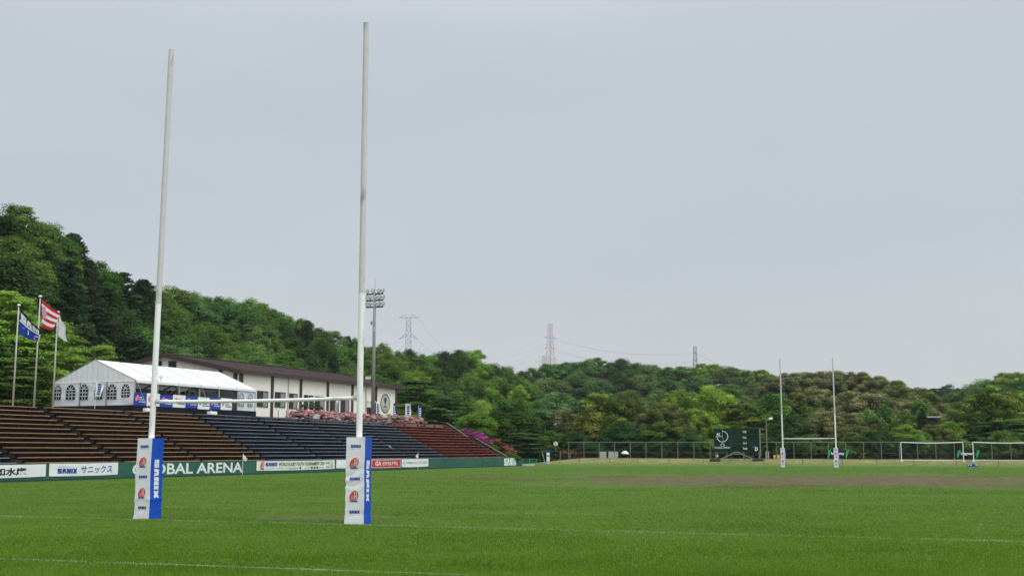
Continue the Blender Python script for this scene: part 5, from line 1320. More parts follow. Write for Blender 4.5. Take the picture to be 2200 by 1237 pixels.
MB().bar(Vector((b.x, b.y - 0.20, zc - .2)), Vector((b.x, b.y - 0.20, zc + .2)), 0.01, 0.10, up=Vector((1, 0, 0))).build('reflection_mark', M['lamp_shell'], mo)
b = at_depth(1169.5, 970, 152); b.z = 0.0
r_ = thing('small_sign', 'small white notice board on a post behind the padded pillar', 'sign', b)
zc = at_depth(1169, 968.5, 152).z
MB().tube(b, Vector((b.x, b.y, zc)), 0.03).build('pole', M['steel'], r_); MB().box(Vector((b.x, b.y - .05, zc)), (0.13, 0, 0), (0, 0.012, 0), (0, 0, 0.11)).build('notice', M['lampwhite'], r_)
# planter in the azaleas
s = s_at(484, BACKW + 0.2, 4.8); s = s_at(675.5, BACKW + 0.15, 4.9)
r_ = thing('planter_box', 'white planter box at the edge of the pink azaleas', 'planter', W(s, BACKW + 0.15, TOPZ))
MB().box(W(s, BACKW + 0.05, TOPZ + 0.27), T * 0.50, N * 0.15, Z * 0.22).build('box', M['panel_grey'], r_, bevel=0.02)
MB().box(W(s, BACKW + 0.05, TOPZ + 0.505), T * 0.46, N * 0.12, Z * 0.012).build('soil', M['soil'], r_)
# stray white cloth on the blue seats
s = s_at(838, ROWW[3], ROWZ[3]); 
r_ = thing('white_cloth', 'small white cloth dropped on the blue seats near the red block', 'cloth', W(s, ROWW[3] - .1, ROWZ[3]))
MB().grid(lambda i, j: W(s - 0.2 + 0.4 * i, ROWW[3] - 0.12 + 0.22 * j, ROWZ[3] + 0.28 - 0.24 * i + 0.05 * math.sin(i * 6 + j * 4)), 6, 4).build('cloth_sheet', M['cloth_white'], r_, smooth=True)
# railing posts and rope on the terrace edge
for k, u in enumerate((598, 615.5)):
    s = s_at(u, BACKW + 0.1, 5); b = W(s, BACKW + 0.1, TOPZ)
    r_ = thing('rope_post', 'short dark rope post on the terrace edge, ' + ('nearer the tent' if k == 0 else 'nearer the azaleas'), 'post', b, 'rope posts on the terrace edge')
    MB().tube(b, b + Z * 0.62, 0.03, 0.03, 8).build('post_shaft', M['iron'], r_); MB().lathe(b + Z * 0.62, Z, [(0, 0.03), (0.02, 0.045), (0.06, 0.03), (0.07, 0)], 8).build('cap', M['iron'], r_)

# ------------------------------------------------------------------ trees: crowns of many small leaves on clumps, tapered trunk with limbs
def leaves_mesh(name, pos, nrm, size, tone, rng, aspect=0.6):
    n = len(pos)
    nrm = nrm / np.maximum(np.linalg.norm(nrm, axis=1, keepdims=True), 1e-6)
    a = rng.normal(size=(n, 3)); t1 = np.cross(nrm, a); t1 /= np.maximum(np.linalg.norm(t1, axis=1, keepdims=True), 1e-6); t2 = np.cross(nrm, t1)
    s = size[:, None]; k = aspect
    v = np.stack([pos - t1 * s, pos + t2 * s * k + nrm * s * 0.18, pos + t1 * s, pos - t2 * s * k + nrm * s * 0.18], axis=1).reshape(-1, 3)
    me = bpy.data.meshes.new(name)
    me.vertices.add(4 * n); me.vertices.foreach_set('co', v.astype(np.float32).ravel())
    me.loops.add(4 * n); me.loops.foreach_set('vertex_index', np.arange(4 * n, dtype=np.int32))
    me.polygons.add(n); me.polygons.foreach_set('loop_start', np.arange(0, 4 * n, 4, dtype=np.int32))
    me.update(); me.validate()
    at = me.attributes.new('tone', 'FLOAT', 'FACE'); at.data.foreach_set('value', tone.astype(np.float32))
    return me
def clumps(rng, C, Rd, per, leaf, jit=0.30, up=0.85, tips=0.0, inner=0.22, zmin=-0.55, sz=(0.7, 1.3)):
    K = len(C); n = K * per
    idx = np.repeat(np.arange(K), per)
    d = rng.normal(size=(n, 3)); d /= np.linalg.norm(d, axis=1, keepdims=True)
    d[:, 2] = np.where(d[:, 2] < zmin, -d[:, 2], d[:, 2])
    rr = 0.72 + 0.36 * rng.random(n)
    # bumpy clump surface
    bump = 1 + 0.16 * np.sin(d[:, 0] * 7 + idx * 1.7) * np.sin(d[:, 1] * 6 + idx) + 0.12 * np.sin(d[:, 2] * 9 + idx * 0.7)
    ins = rng.random(n) < inner
    rr = np.where(ins, 0.25 + 0.45 * rng.random(n), rr * bump)
    pos = C[idx] + d * Rd[idx] * rr[:, None]
    nrm = d * 0.9 + np.array([0, 0, up if not tips else up * 0.5]) + rng.normal(size=(n, 3)) * jit
    ct = rng.random(K)
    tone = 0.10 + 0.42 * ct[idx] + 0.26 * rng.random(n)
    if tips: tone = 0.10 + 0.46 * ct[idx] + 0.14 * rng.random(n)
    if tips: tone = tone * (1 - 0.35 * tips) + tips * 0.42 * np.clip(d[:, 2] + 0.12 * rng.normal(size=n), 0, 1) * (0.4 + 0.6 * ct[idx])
    size = leaf * (sz[0] + (sz[1] - sz[0]) * rng.random(n)) * np.where(ins, 1.7, 1.0)
    return pos, nrm, size, tone
def trunk_mesh(name, H, r, limbs, rng, bend=0.3):
    mb = MB(); pts = [Vector((bend * math.sin(k * 1.3 + H), bend * math.sin(k * 0.9), H * k / 5)) * (1 if k else 0) for k in range(6)]
    pts[0] = Vector((0, 0, -0.6))
    for k in range(5): mb.tube(pts[k], pts[k + 1], r * (1 - k / 6) * (1.25 if k == 0 else 1), r * (1 - (k + 1) / 6), 8, cap=False)
    for q in limbs:
        q = Vector(q); st_ = pts[2].lerp(pts[4], rng.random()); m_ = st_.lerp(q, 0.5) + Z * 0.3
        mb.tube(st_, m_, r * 0.42, r * 0.28, 6, cap=False); mb.tube(m_, q, r * 0.28, r * 0.10, 6)
    me = bpy.data.meshes.new(name); me.from_pydata(mb.v, [], mb.f); me.update(); me.materials.append(M['bark']); return me
PROTO = {}
def reg(key, parts, trunk, Hh, Ww):
    pos, nrm, size, tone = [np.concatenate(x) for x in zip(*parts)]
    me = leaves_mesh('crown', pos, nrm, size, tone, np.random.default_rng(5)); me.materials.append(L['mid'])
    z1 = np.percentile(pos[:, 2], 99.7); w1 = np.percentile(np.abs(pos[:, :2]), 97.5) * 2
    PROTO[key] = (me, trunk, z1, w1)
def proto_round(key, seed, K, H=10.0, Wd=8.0, zlow=0.22, cr=(0.85, 1.45), per=380, leaf=0.13, tips=0.0, flat=0.85, jit=0.32, open_=0.0):
    rng = np.random.default_rng(seed); C, Rd = [], []
    while len(C) < K:
        a = rng.random() * 6.2832; zf = rng.random() ** 0.8
        prof = math.sin(math.pi * min(1, 0.14 + 0.80 * zf)) ** 0.65
        rad = Wd / 2 * prof * (0.62 + 0.40 * rng.random() ** 0.5)
        r = cr[0] + (cr[1] - cr[0]) * rng.random()
        rad = max(0.0, rad - r * 0.55)
        z = H * (zlow + (0.97 - zlow) * zf) - r * 0.5
        c = np.array([rad * math.cos(a), rad * math.sin(a), z])
        if any(np.linalg.norm((c - q) / np.array([1, 1, .8])) < (r + s[0]) * (0.42 + open_) for q, s in zip(C, Rd)) and rng.random() < 0.93: continue
        C.append(c); Rd.append(np.array([r, r, r * flat]))
    C, Rd = np.array(C), np.array(Rd)
    core = np.array([[0, 0, H * 0.55], [0, 0, H * 0.72], [0.8, 0.4, H * .6], [-.7, -.5, H * .62]]); cR = np.array([[Wd * .26, Wd * .26, H * .17]] * 4)
    tk = trunk_mesh('trunk', H * 0.82, 0.26, [C[i] for i in range(0, min(len(C), 24), 4)], rng)
    reg(key, [clumps(rng, C, Rd, per, leaf, jit, tips=tips), clumps(rng, core, cR, 240, leaf * 1.5, 1.0, inner=0.5)], tk, H, Wd)
proto_round('round_a', 1, 44); proto_round('round_b', 2, 50, Wd=9.0, zlow=0.16); proto_round('round_c', 3, 36, Wd=7.0, cr=(0.9, 1.7), flat=0.8)
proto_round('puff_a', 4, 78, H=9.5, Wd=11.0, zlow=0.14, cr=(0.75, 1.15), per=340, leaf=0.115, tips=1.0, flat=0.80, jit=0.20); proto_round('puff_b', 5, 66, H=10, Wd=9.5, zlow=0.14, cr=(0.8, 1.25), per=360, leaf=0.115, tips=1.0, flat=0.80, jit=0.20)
proto_round('open_a', 8, 30, Wd=7.5, zlow=0.25, cr=(0.8, 1.35), per=400, leaf=0.125, open_=0.14); proto_round('open_b', 9, 34, Wd=8.5, zlow=0.2, cr=(0.7, 1.3), per=380, leaf=0.125, open_=0.12, flat=0.65)
def proto_layer(key, seed, H=10.0, Wd=10.0, K=60):
    rng = np.random.default_rng(seed); C, Rd = [], []
    for k in range(K):
        zf = (k + rng.random()) / K; a = rng.random() * 6.2832; mx = Wd / 2 * (1 - 0.72 * zf ** 1.6) * (0.55 + 0.45 * min(1, zf * 5 + .3))
        rad = mx * (0.25 + 0.72 * rng.random() ** 0.6); r = 0.9 + 0.8 * rng.random()
        C.append([rad * math.cos(a), rad * math.sin(a), H * (0.10 + 0.86 * zf)]); Rd.append([r * 1.15, r * 1.15, r * 0.30])
    C, Rd = np.array(C), np.array(Rd); tk = trunk_mesh('trunk', H * 0.85, 0.24, [C[i] for i in range(0, K, 6)], rng)
    reg(key, [clumps(rng, C, Rd, 330, 0.125, 0.4, up=0.8, zmin=-0.2)], tk, H, Wd)
proto_layer('layer_a', 11); proto_layer('layer_b', 12, Wd=9.0, K=52)
def proto_conifer(key, seed, H=14.0, Wd=5.0, top=0.12):
    rng = np.random.default_rng(seed); C, Rd = [], []; n = 64
    for k in range(n):
        zf = k / n; a = k * 2.4 + rng.random(); mx = Wd / 2 * ((1 - zf) ** 0.75 * (1 - top) + top) * (0.75 + 0.4 * rng.random())
        r = 0.45 + 0.55 * (1 - zf) * rng.random() + 0.15; rad = max(0.0, mx - r * 0.5)
        C.append([rad * math.cos(a), rad * math.sin(a), H * (0.12 + 0.86 * zf) - rad * 0.25]); Rd.append([r, r, r * 0.75])
    C, Rd = np.array(C), np.array(Rd); tk = trunk_mesh('trunk', H * 0.95, 0.22, [], rng, 0.05)
    ax = np.array([[0, 0, H * f] for f in (0.3, 0.45, 0.6, 0.75)]); aR = np.array([[Wd * .22 * (1.2 - f), Wd * .22 * (1.2 - f), 1.6] for f in (0.3, 0.45, 0.6, 0.75)])
    reg(key, [clumps(rng, C, Rd, 130, 0.16, 0.6, up=0.1), clumps(rng, ax, aR, 150, 0.3, 1.0, inner=0.5)], tk, H, Wd)
proto_conifer('conifer_a', 21); proto_conifer('conifer_b', 22, H=14, Wd=6.0, top=0.25)
def proto_feather(key, seed, H=9.0, Wd=4.0):
    rng = np.random.default_rng(seed); C, Rd = [], []
    for k in range(70):
        zf = rng.random(); a = rng.random() * 6.2832; mx = Wd / 2 * math.sin(math.pi * min(1, 0.2 + 0.78 * zf)) ** 0.8; rad = mx * rng.random() ** 0.5
        r = 0.28 + 0.25 * rng.random(); C.append([rad * math.cos(a), rad * math.sin(a), H * (0.08 + 0.86 * zf)]); Rd.append([r, r, r * 2.0])
    C, Rd = np.array(C), np.array(Rd); tk = trunk_mesh('trunk', H * 0.85, 0.09, [C[i] for i in range(0, 60, 6)], rng, 0.15)
    reg(key, [clumps(rng, C, Rd, 90, 0.12, 0.8, up=0.1)], tk, H, Wd)
proto_feather('feather_a', 31); proto_feather('feather_b', 32, Wd=5.0)
def proto_bush(key, seed, H=1.2, Wd=2.0, K=26, leaf=0.06, tips=0.8):
    rng = np.random.default_rng(seed); C, Rd = [], []
    for k in range(K):
        a = rng.random() * 6.2832; zf = rng.random(); rad = Wd / 2 * math.sqrt(max(0.05, 1 - zf ** 2)) * rng.random() ** 0.5 * 0.85
        r = 0.16 + 0.16 * rng.random(); C.append([rad * math.cos(a), rad * math.sin(a), H * (0.14 + 0.73 * zf)]); Rd.append([r * Wd / 2, r * Wd / 2, r * 1.15])
    C, Rd = np.array(C), np.array(Rd); tk = trunk_mesh('stem', H * 0.6, 0.03, [C[i] for i in range(0, K, 5)], rng, 0.03)
    reg(key, [clumps(rng, C, Rd, 190, leaf, 0.45, tips=tips, inner=0.12, zmin=-0.15)], tk, H, Wd)
proto_bush('bush_a', 41); proto_bush('bush_b', 42, K=30)

def plant(key, base, height, width, m, label, cat='tree', group=None, name=None, rot=None, rnd=random):
    me, tk, z1, w1 = PROTO[key]
    nm = name or {'con': 'conifer_tree', 'fea': 'feathery_tree', 'bus': 'azalea_bush'}.get(key[:3], 'broadleaf_tree')
    r_ = bpy.data.objects.new(nm, None); COL.objects.link(r_); r_.location = base; r_.empty_display_size = 0.3
    sxy = width / w1; r_.scale = (sxy, sxy * rnd.uniform(0.92, 1.08), height / z1); r_.rotation_euler = (0, 0, rnd.uniform(0, 6.28) if rot is None else rot)
    tag(r_, label, cat, group)
    t_ = bpy.data.objects.new('stem' if key[:3] == 'bus' else 'trunk', tk); COL.objects.link(t_); t_.parent = r_
    c_ = bpy.data.objects.new('foliage' if key[:3] == 'bus' else 'crown', me); COL.objects.link(c_); c_.parent = r_
    c_.material_slots[0].link = 'OBJECT'; c_.material_slots[0].material = L[m]
    return r_
rt_ = random.Random(11)
def zone(name, u0, u1, sky, bot, dn, df, Hz, Wz, pick, labels, group, sp=(0.62, 0.36), p=1.0):
    "a wooded slope: canopy seen from line bot (near, at dn) up to line sky (far, at df); its ground lies Hz below the canopy"
    def at(u, t):
        v = interp(bot, u) + (interp(sky, u) - interp(bot, u)) * t ** p
        d = interp(dn, u) + (interp(df, u) - interp(dn, u)) * t
        return at_depth(u, v, d)
    mb = MB(); nu = int((u1 - u0) / 30); nv = 14
    def gp_(i, j):
        u = u0 + (u1 - u0) * i; t = j * 1.35
        if t <= 1: q = at(u, t); q.z -= Hz
        else: a = at(u, 1.0); q = at_depth(u, 600, a.y * (1 + (t - 1) * 0.9)); q.z = a.z - Hz - (t - 1) * 35
        q.z = max(q.z, -2.0); return q
    mb.grid(gp_, nu, nv); tag(mb.build('hill', M['soil'], smooth=True), kind='structure')
    t = 1.0; first = True; cnt = 0
    while t > -0.02:
        u = u0 + rt_.random() * 20
        lastd = None
        while u < u1:
            uu = u; tt = min(1.0, max(0.0, t + (0 if first else rt_.uniform(-0.06, 0.06))))
            q = at(uu, tt); key, m, hk, wk = pick(uu, tt)
            d = q.y; Wm = Wz * wk * rt_.uniform(0.78, 1.30); Hm = Hz * hk * rt_.uniform(0.92, 1.12)
            base = Vector((q.x, q.y, q.z - Hz)); top = q.z - (rt_.uniform(-0.7, 0.5) if first else rt_.uniform(-1.0, 0.8))
            if first: Hm = max(3, top - base.z)
            if hk > 1.15: Hm = Hz * hk * rt_.uniform(0.9, 1.05); base.z = top - Hm if first else base.z
            plant(key, base - Z * 0.2, Hm, Wm, m, labels[(key[:3], m)] if (key[:3], m) in labels else labels[m], 'tree', group, rnd=rt_); cnt += 1
            u += sp[0] * (0.72 if first else 1.0) * Wm * 2474 / d
        lo, hi = at((u0 + u1) / 2, 0), at((u0 + u1) / 2, 1)
        vspan = abs(sum(interp(bot, x) - interp(sky, x) for x in (u0, (u0 + u1) / 2, u1)) / 3)
        dm = (interp(dn, (u0 + u1) / 2) * (1 - t) + interp(df, (u0 + u1) / 2) * t)
        t -= sp[1] * Wz * 2474 / dm / vspan; first = False
    return cnt
def wpick(*opts):
    tot = sum(o[0] for o in opts); r = rt_.random() * tot
    for o in opts:
        r -= o[0]
        if r <= 0: return o[1:]
    return opts[-1][1:]
# the long wooded slope behind the clubhouse, from the big trees at the left edge to the middle of the picture
def pick_left(u, t):
    if u < 100: return wpick((5, 'round_b', 'mid', 1.0, 1.25), (2, 'open_b', 'mid', 1.0, 1.2), (2, 'round_c', 'dark', 1.05, 1.1))
    if u < 330: return wpick((5, 'conifer_b', 'conifer', 1.12, 0.85), (4, 'conifer_a', 'conifer', 1.12, 0.75), (2.5, 'round_c', 'dark', 1.0, 0.9), (1, 'open_a', 'mid', 1.0, 0.8))
    if u < 560: return wpick((4, 'round_a', 'mid', 1.0, 0.85), (3, 'open_a', 'cool', 1.0, 0.8), (2, 'round_c', 'dark', 1.0, 0.8), (1, 'open_b', 'mid', .9, 0.8))
    if u < 840: return wpick((4, 'round_a', 'mid', 1.0, 0.8), (3, 'open_a', 'mid', 1.0, 0.75), (2, 'round_c', 'dark', 1.0, 0.8), (1.5, 'open_b', 'cool', .9, 0.8), (0.5, 'conifer_a', 'conifer', 1.1, .5))
    return wpick((3, 'round_a', 'mid', 1.0, 0.85), (2.5, 'puff_b', 'bright', 1.0, 0.9), (2, 'round_c', 'dark', 1.0, 0.85), (2, 'round_b', 'mid', 1.0, .95), (1, 'open_b', 'bright', .9, 0.8))
lab_left = {'mid': 'mid green broadleaf tree in the wood on the slope behind the long building', 'dark': 'dark green broadleaf tree in the wood on the slope behind the long building', 'cool': 'cool green loose-crowned tree on the slope behind the tent and long building',
            'bright': 'light yellow-green tree in the wood on the slope right of the floodlight mast', 'conifer': 'dark narrow conifer on the slope behind the tent and flag poles'}
SKY_L = [(-240, 405), (-120, 420), (0, 432), (35, 440), (62, 470), (105, 482), (135, 488), (160, 505), (200, 562), (245, 575), (290, 592), (330, 612), (365, 620), (430, 628), (475, 645), (530, 642), (560, 655), (620, 680), (650, 688), (700, 708), (740, 722), (780, 738), (830, 742), (865, 752), (900, 760), (940, 760), (965, 752), (1000, 744), (1030, 762), (1045, 775), (1090, 792), (1120, 812), (1150, 835), (1190, 880)]
n1 = zone('left', -240, 1180, SKY_L, [(-130, 880), (0, 870), (190, 850), (300, 815), (500, 815), (850, 860), (900, 900), (1000, 925), (1190, 960)],
     [(-130, 94), (0, 96), (100, 101), (190, 118), (300, 136), (500, 152), (600, 160), (850, 165), (1000, 165), (1190, 172)],
     [(-130, 136), (0, 140), (200, 160), (360, 190), (600, 220), (850, 245), (1000, 258), (1190, 270)], 9.5, 8.2, pick_left, lab_left, 'trees on the slope behind the clubhouse', sp=(0.60, 0.40))
# the far hill behind the scoreboard
def pick_far(u, t):
    return wpick((4, 'round_a', 'cool', 1.0, 1.0), (3, 'round_b', 'cool', 1.0, 1.1), (2, 'puff_b', 'mid', 1.0, 1.0), (1.6, 'round_c', 'dark', 1.0, 0.95), (2.2, 'puff_a', 'bright', 0.9, 0.9), (0.3, 'puff_a', 'olive', 0.95, 1.0))
lab_far = {'cool': 'cool green rounded tree on the far hill behind the scoreboard', 'mid': 'mid green rounded tree on the far hill behind the scoreboard', 'dark': 'dark green tree on the far hill behind the scoreboard', 'bright': 'light green tree on the far hill behind the scoreboard', 'olive': 'olive brown tree on the far hill behind the scoreboard'}
SKY_F = [(1060, 815), (1100, 800), (1135, 795), (1180, 782), (1230, 775), (1262, 764), (1300, 776), (1350, 772), (1385, 786), (1450, 786), (1510, 782), (1560, 786), (1620, 794), (1680, 806), (1760, 820)]
n2 = zone('far', 1075, 1755, SKY_F, [(1060, 900), (1760, 890)], [(1060, 200), (1760, 195)], [(1060, 350), (1262, 380), (1500, 360), (1760, 320)], 10.0, 10.5, pick_far, lab_far, 'trees on the far hill', sp=(0.60, 0.34))
# the brownish hill right of the far goal
def pick_brown(u, t):
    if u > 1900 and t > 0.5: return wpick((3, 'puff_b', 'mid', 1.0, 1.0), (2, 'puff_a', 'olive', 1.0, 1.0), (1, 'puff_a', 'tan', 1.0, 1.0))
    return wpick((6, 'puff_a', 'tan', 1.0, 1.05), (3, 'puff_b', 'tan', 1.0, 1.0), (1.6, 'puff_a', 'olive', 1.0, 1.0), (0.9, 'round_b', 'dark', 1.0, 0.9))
lab_br = {'mid': 'mid green rounded tree on the right flank of the brownish hill', 'tan': 'rounded tree with tan blossom on the brownish hill behind the far goal', 'olive': 'olive green rounded tree on the brownish hill behind the far goal', 'dark': 'dark green tree among the tan trees on the brownish hill'}
n3 = zone('brown', 1655, 2000, [(1640, 835), (1660, 814), (1700, 804), (1750, 802), (1800, 795), (1830, 796), (1880, 803), (1920, 817), (1960, 834), (2000, 865)], [(1640, 910), (2000, 915)], [(1640, 180), (2000, 178)], [(1640, 262), (1800, 275), (2000, 250)], 10.5, 12.0, pick_brown, lab_br, 'trees on the brownish hill', sp=(0.55, 0.33))
def pick_right(u, t): return wpick((4, 'round_a', 'cool', 1.0, 1.0), (2, 'puff_b', 'mid', 1.0, 1.0), (2, 'puff_a', 'bright', 0.9, 0.9), (1.2, 'round_c', 'dark', 1.0, .9))
lab_rt = {k: v.replace('far hill behind the scoreboard', 'hill at the right edge behind the soccer goals') for k, v in lab_far.items()}
n4 = zone('right', 1950, 2400, [(1950, 858), (2030, 852), (2060, 840), (2090, 820), (2130, 807), (2170, 802), (2210, 799), (2290, 790)], [(1950, 905), (2290, 905)], [(1950, 185), (2290, 178)], [(1950, 330), (2060, 320), (2290, 290)], 10.0, 10.0, pick_right, lab_rt, 'trees on the right hill', sp=(0.62, 0.36))
def pick_gap(u, t): return wpick((3, 'conifer_b', 'conifer', 1.0, 0.9), (3, 'round_c', 'conifer', 1.0, 1.0), (2, 'open_a', 'dark', 1.0, 1.0))
n5 = zone('gap', 1940, 2090, [(1940, 834), (1965, 829), (1990, 834), (2020, 832), (2040, 827), (2070, 836), (2090, 832)], [(1940, 850), (2090, 850)], [(1940, 400), (2090, 400)], [(1940, 470), (2090, 470)], 9.0, 8.0, pick_gap, {'conifer': 'tiny dark pine on the distant ridge between the two right hills', 'dark': 'tiny dark round tree on the distant ridge between the two right hills'}, 'trees on the distant ridge', sp=(0.6, 0.5))

# single trees that can be picked out: (u, v of top, width px, depth, shape, leaf, base height, label)
ONES = [
 (15, 632, 215, 93, 'layer_a', 'bright', 4.6, 'large light green layered tree at the left edge behind the blue flag'),
 (95, 690, 180, 92, 'layer_b', 'bright', 4.6, 'light green layered tree directly behind the red striped flag'),
 (-40, 700, 190, 88, 'layer_b', 'mid', 4.6, 'mid green layered tree cut by the left edge below the flags'),
 (155, 728, 120, 103, 'layer_a', 'mid', 4.6, 'mid green layered tree above the left eave of the tent'),
 (215, 742, 100, 122, 'layer_b', 'bright', 4.8, 'light green layered tree just above the tent ridge end'),
 (55, 770, 150, 88, 'layer_a', 'mid', 4.6, 'low spreading dark layered tree behind the bases of the flag poles'),
 (905, 818, 150, 147, 'layer_a', 'dark', 4.2, 'broad dark green layered tree right of the round wall emblem'),
 (965, 850, 110, 152, 'layer_b', 'dark', 3.6, 'dark layered tree right of the beige building above the red benches'),
 (1022, 886, 84, 143, 'round_a', 'bright', 2.2, 'bright green rounded tree above the magenta azaleas'),
 (1098, 858, 120, 158, 'round_b', 'mid', 0.6, 'dense mid green tree above the end of the pitch wall'),
 (1150, 885, 95, 160, 'open_b', 'dark', 0.6, 'dark loose tree behind the arm of the left street lamp'),
 (1210, 880, 92, 163, 'puff_b', 'tan', 0.6, 'pale flowering tree beside the left street lamp head'),
 (1130, 930, 120, 151, 'layer_b', 'dark', 0.4, 'low spreading dark tree behind the green bench frame'),
 (1290, 846, 130, 164, 'puff_b', 'tips', 0.7, 'large dark tree with yellowish tips left of the olive tree at the fence'),
 (1268, 880, 80, 160, 'round_c', 'tips', 0.7, 'dark upright tree with yellow tips at the left end of the fence'),
 (1352, 840, 96, 166, 'puff_b', 'olive', 0.7, 'olive yellow tree above the white umbrella'),
 (1425, 866, 110, 162, 'puff_a', 'olive', 0.7, 'brownish olive tree left of the bright green trees'),
 (1455, 838, 90, 170, 'puff_b', 'bright', 0.7, 'bright green tree second left from the scoreboard'),
 (1530, 829, 120, 170, 'puff_b', 'bright', 0.7, 'tallest bright green tree left above the scoreboard'),
 (1490, 880, 90, 164, 'puff_a', 'bright', 0.7, 'low bright green tree just left of the scoreboard'),
 (1420, 906, 95, 154, 'open_a', 'mid', 0.7, 'bushy mid green young tree behind the fence left of the scoreboard'),
 (1340, 905, 90, 157, 'round_c', 'dark', 0.7, 'dark young tree behind the umbrella and pale boards'),
 (1590, 867, 105, 158, 'layer_a', 'tips', 0.7, 'dark spreading tree with bright tips directly behind the scoreboard'),
 (1655, 846, 110, 160, 'open_b', 'mid', 0.7, 'green open tree behind the right street lamp'),
 (1716, 846, 62, 162, 'conifer_b', 'olive', 0.7, 'narrow brownish conifer between the uprights of the far goal'),
 (1700, 890, 95, 155, 'round_c', 'dark', 0.7, 'dark tree behind the far goal crossbar'),
 (1768, 884, 110, 160, 'puff_b', 'tan', 0.7, 'tan flowering tree right behind the far goal'),
 (1815, 888, 90, 166, 'puff_a', 'tan', 0.7, 'olive tan rounded tree just right of the far goal'),
 (1835, 912, 90, 156, 'round_a', 'olive', 0.7, 'olive green tree above the dark crouching person'),
 (1893, 925, 90, 153, 'round_c', 'dark', 0.7, 'dark green tree just left of the whole soccer goal'),
 (1862, 880, 70, 182, 'feather_b', 'feather', 0.7, 'feathery light green tree leftmost of the three feathery trees'),
 (1900, 869, 62, 182, 'feather_a', 'feather', 0.7, 'feathery light green tree in the middle of the three feathery trees'),
 (1930, 884, 60, 178, 'feather_b', 'feather', 0.7, 'small feathery light green tree below the brownish hill'),
 (1975, 860, 70, 176, 'feather_a', 'feather', 0.7, 'tallest feathery light green tree beside the hidden brown roof'),
 (1981, 882, 38, 164, 'conifer_a', 'conifer', 0.7, 'dark spiky conifer in front of the tallest feathery tree'),
 (1945, 912, 80, 160, 'open_a', 'bright', 0.7, 'yellow-green low tree left of the dark spiky conifer'),
 (2005, 912, 80, 156, 'puff_a', 'olive', 0.7, 'olive low tree below the hidden brown roof'),
 (2055, 880, 95, 160, 'puff_b', 'olive', 0.7, 'grey olive tree left of the big dark tree'),
 (2040, 905, 60, 157, 'open_b', 'bright', 0.7, 'small bright tree left of the grey olive tree'),
 (2122, 832, 120, 158, 'puff_b', 'tips', 0.7, 'big dark tree with yellow tips above the second soccer goal'),
 (2165, 842, 90, 160, 'round_b', 'tips', 0.7, 'dark tree with yellow tips right of the big dark tree'),
 (2215, 828, 110, 163, 'puff_b', 'bright', 0.7, 'bright green tree cut by the right edge'),
 (2130, 905, 130, 148, 'layer_a', 'dark', 0.7, 'dark layered maple above the gap between the soccer goals'),
 (2205, 898, 140, 146, 'layer_b', 'mid', 0.7, 'green layered maple at the right edge above the soccer goal'),
]
for k, (u, v, wp, d, key, m, z0, label) in enumerate(ONES):
    t_ = at_depth(u, v, d); plant(key, Vector((t_.x, d, z0)), t_.z - z0, wp * d / 2474, m, label, rnd=rt_)
# low scrub trees between the fence and the wood
for k in range(64):
    u = 1010 + k * 19.6 + rt_.uniform(-8, 8); d = interp([(1010, 161), (1250, 155), (1700, 149), (2260, 140)], u) + rt_.uniform(-2, 3.5)
    v = rt_.uniform(925, 958); t_ = at_depth(u, v, d); z0 = 0.05
    key, m = wpick((3, 'round_a', 'dark'), (3, 'open_b', 'dark'), (2, 'round_b', 'mid'), (0.5, 'puff_a', 'olive'), (1.6, 'open_a', 'mid'), (0.8, 'round_c', 'bright'))
    nm_ = {'bright': 'light green', 'dark': 'dark', 'mid': 'mid green', 'olive': 'olive'}[m]
    plant(key, Vector((t_.x, d, z0)), t_.z - z0, rt_.uniform(42, 78) * d / 2474, m, f'low {nm_} scrub tree in the undergrowth right behind the far fence', 'tree', 'scrub trees behind the far fence', rnd=rt_)
# azaleas
for k in range(17):
    s = s_at(645 + 15.6 * k + rt_.uniform(-3, 3), BACKW + 0.75, 5.2); u = 645 + 15.6 * k
    m = 'cream' if k in (11, 12, 14) else 'pink'
    zt = interp([(640, 882.5), (760, 887), (830, 889.5), (900, 899)], u); base = W(s, BACKW + 0.85 + rt_.uniform(-.15, .15), TOPZ)
    h = max(0.9, at_depth(u, zt, base.y).z - TOPZ + rt_.uniform(-0.12, 0.08))
    plant('bush_a' if k % 2 else 'bush_b', base, h, rt_.uniform(1.75, 2.2), m, 'pale azalea bush mixing white and pink blossom on the terrace edge' if m == 'cream' else 'pink flowering azalea bush on the terrace edge above the benches', 'bush', 'azaleas on the terrace edge', rnd=rt_)
for k, (u, v, wp, m) in enumerate([(1000, 922, 20, 'magenta'), (1013, 925, 26, 'magenta'), (1028, 929, 28, 'magenta'), (1043, 936, 28, 'magenta'), (1058, 941, 26, 'crimson'), (1075, 949, 28, 'crimson'), (1092, 958, 30, 'crimson')]):
    w_ = BACKW - 0.6 - k * 0.72; s = s_at(u, w_, 3.5); base = W(s, w_, 0.4); t_ = at_depth(u, v, base.y)
    z0 = t_.z - 1.15; base.z = z0
    plant('bush_b' if k % 2 else 'bush_a', base, 1.2, wp * 1.35 * base.y / 2474, m, 'magenta azalea bush on the slope beside the concrete end wall' if m == 'magenta' else 'reddish azalea bush low on the slope beside the concrete end wall', 'bush', 'azaleas beside the end wall', rnd=rt_)
for k, (u, v, wp) in enumerate([(1202, 965, 32), (1220, 964, 34), (1238, 967, 30)]):
    t_ = at_depth(u, v, 152.5); plant('bush_a', Vector((t_.x, 152.5, 0.45)), t_.z - 0.45, wp * 1.2 * 152 / 2474, 'crimson', 'crimson azalea bush behind the side fence left of the grass bank', 'bush', 'crimson azaleas left of the bank', rnd=rt_)
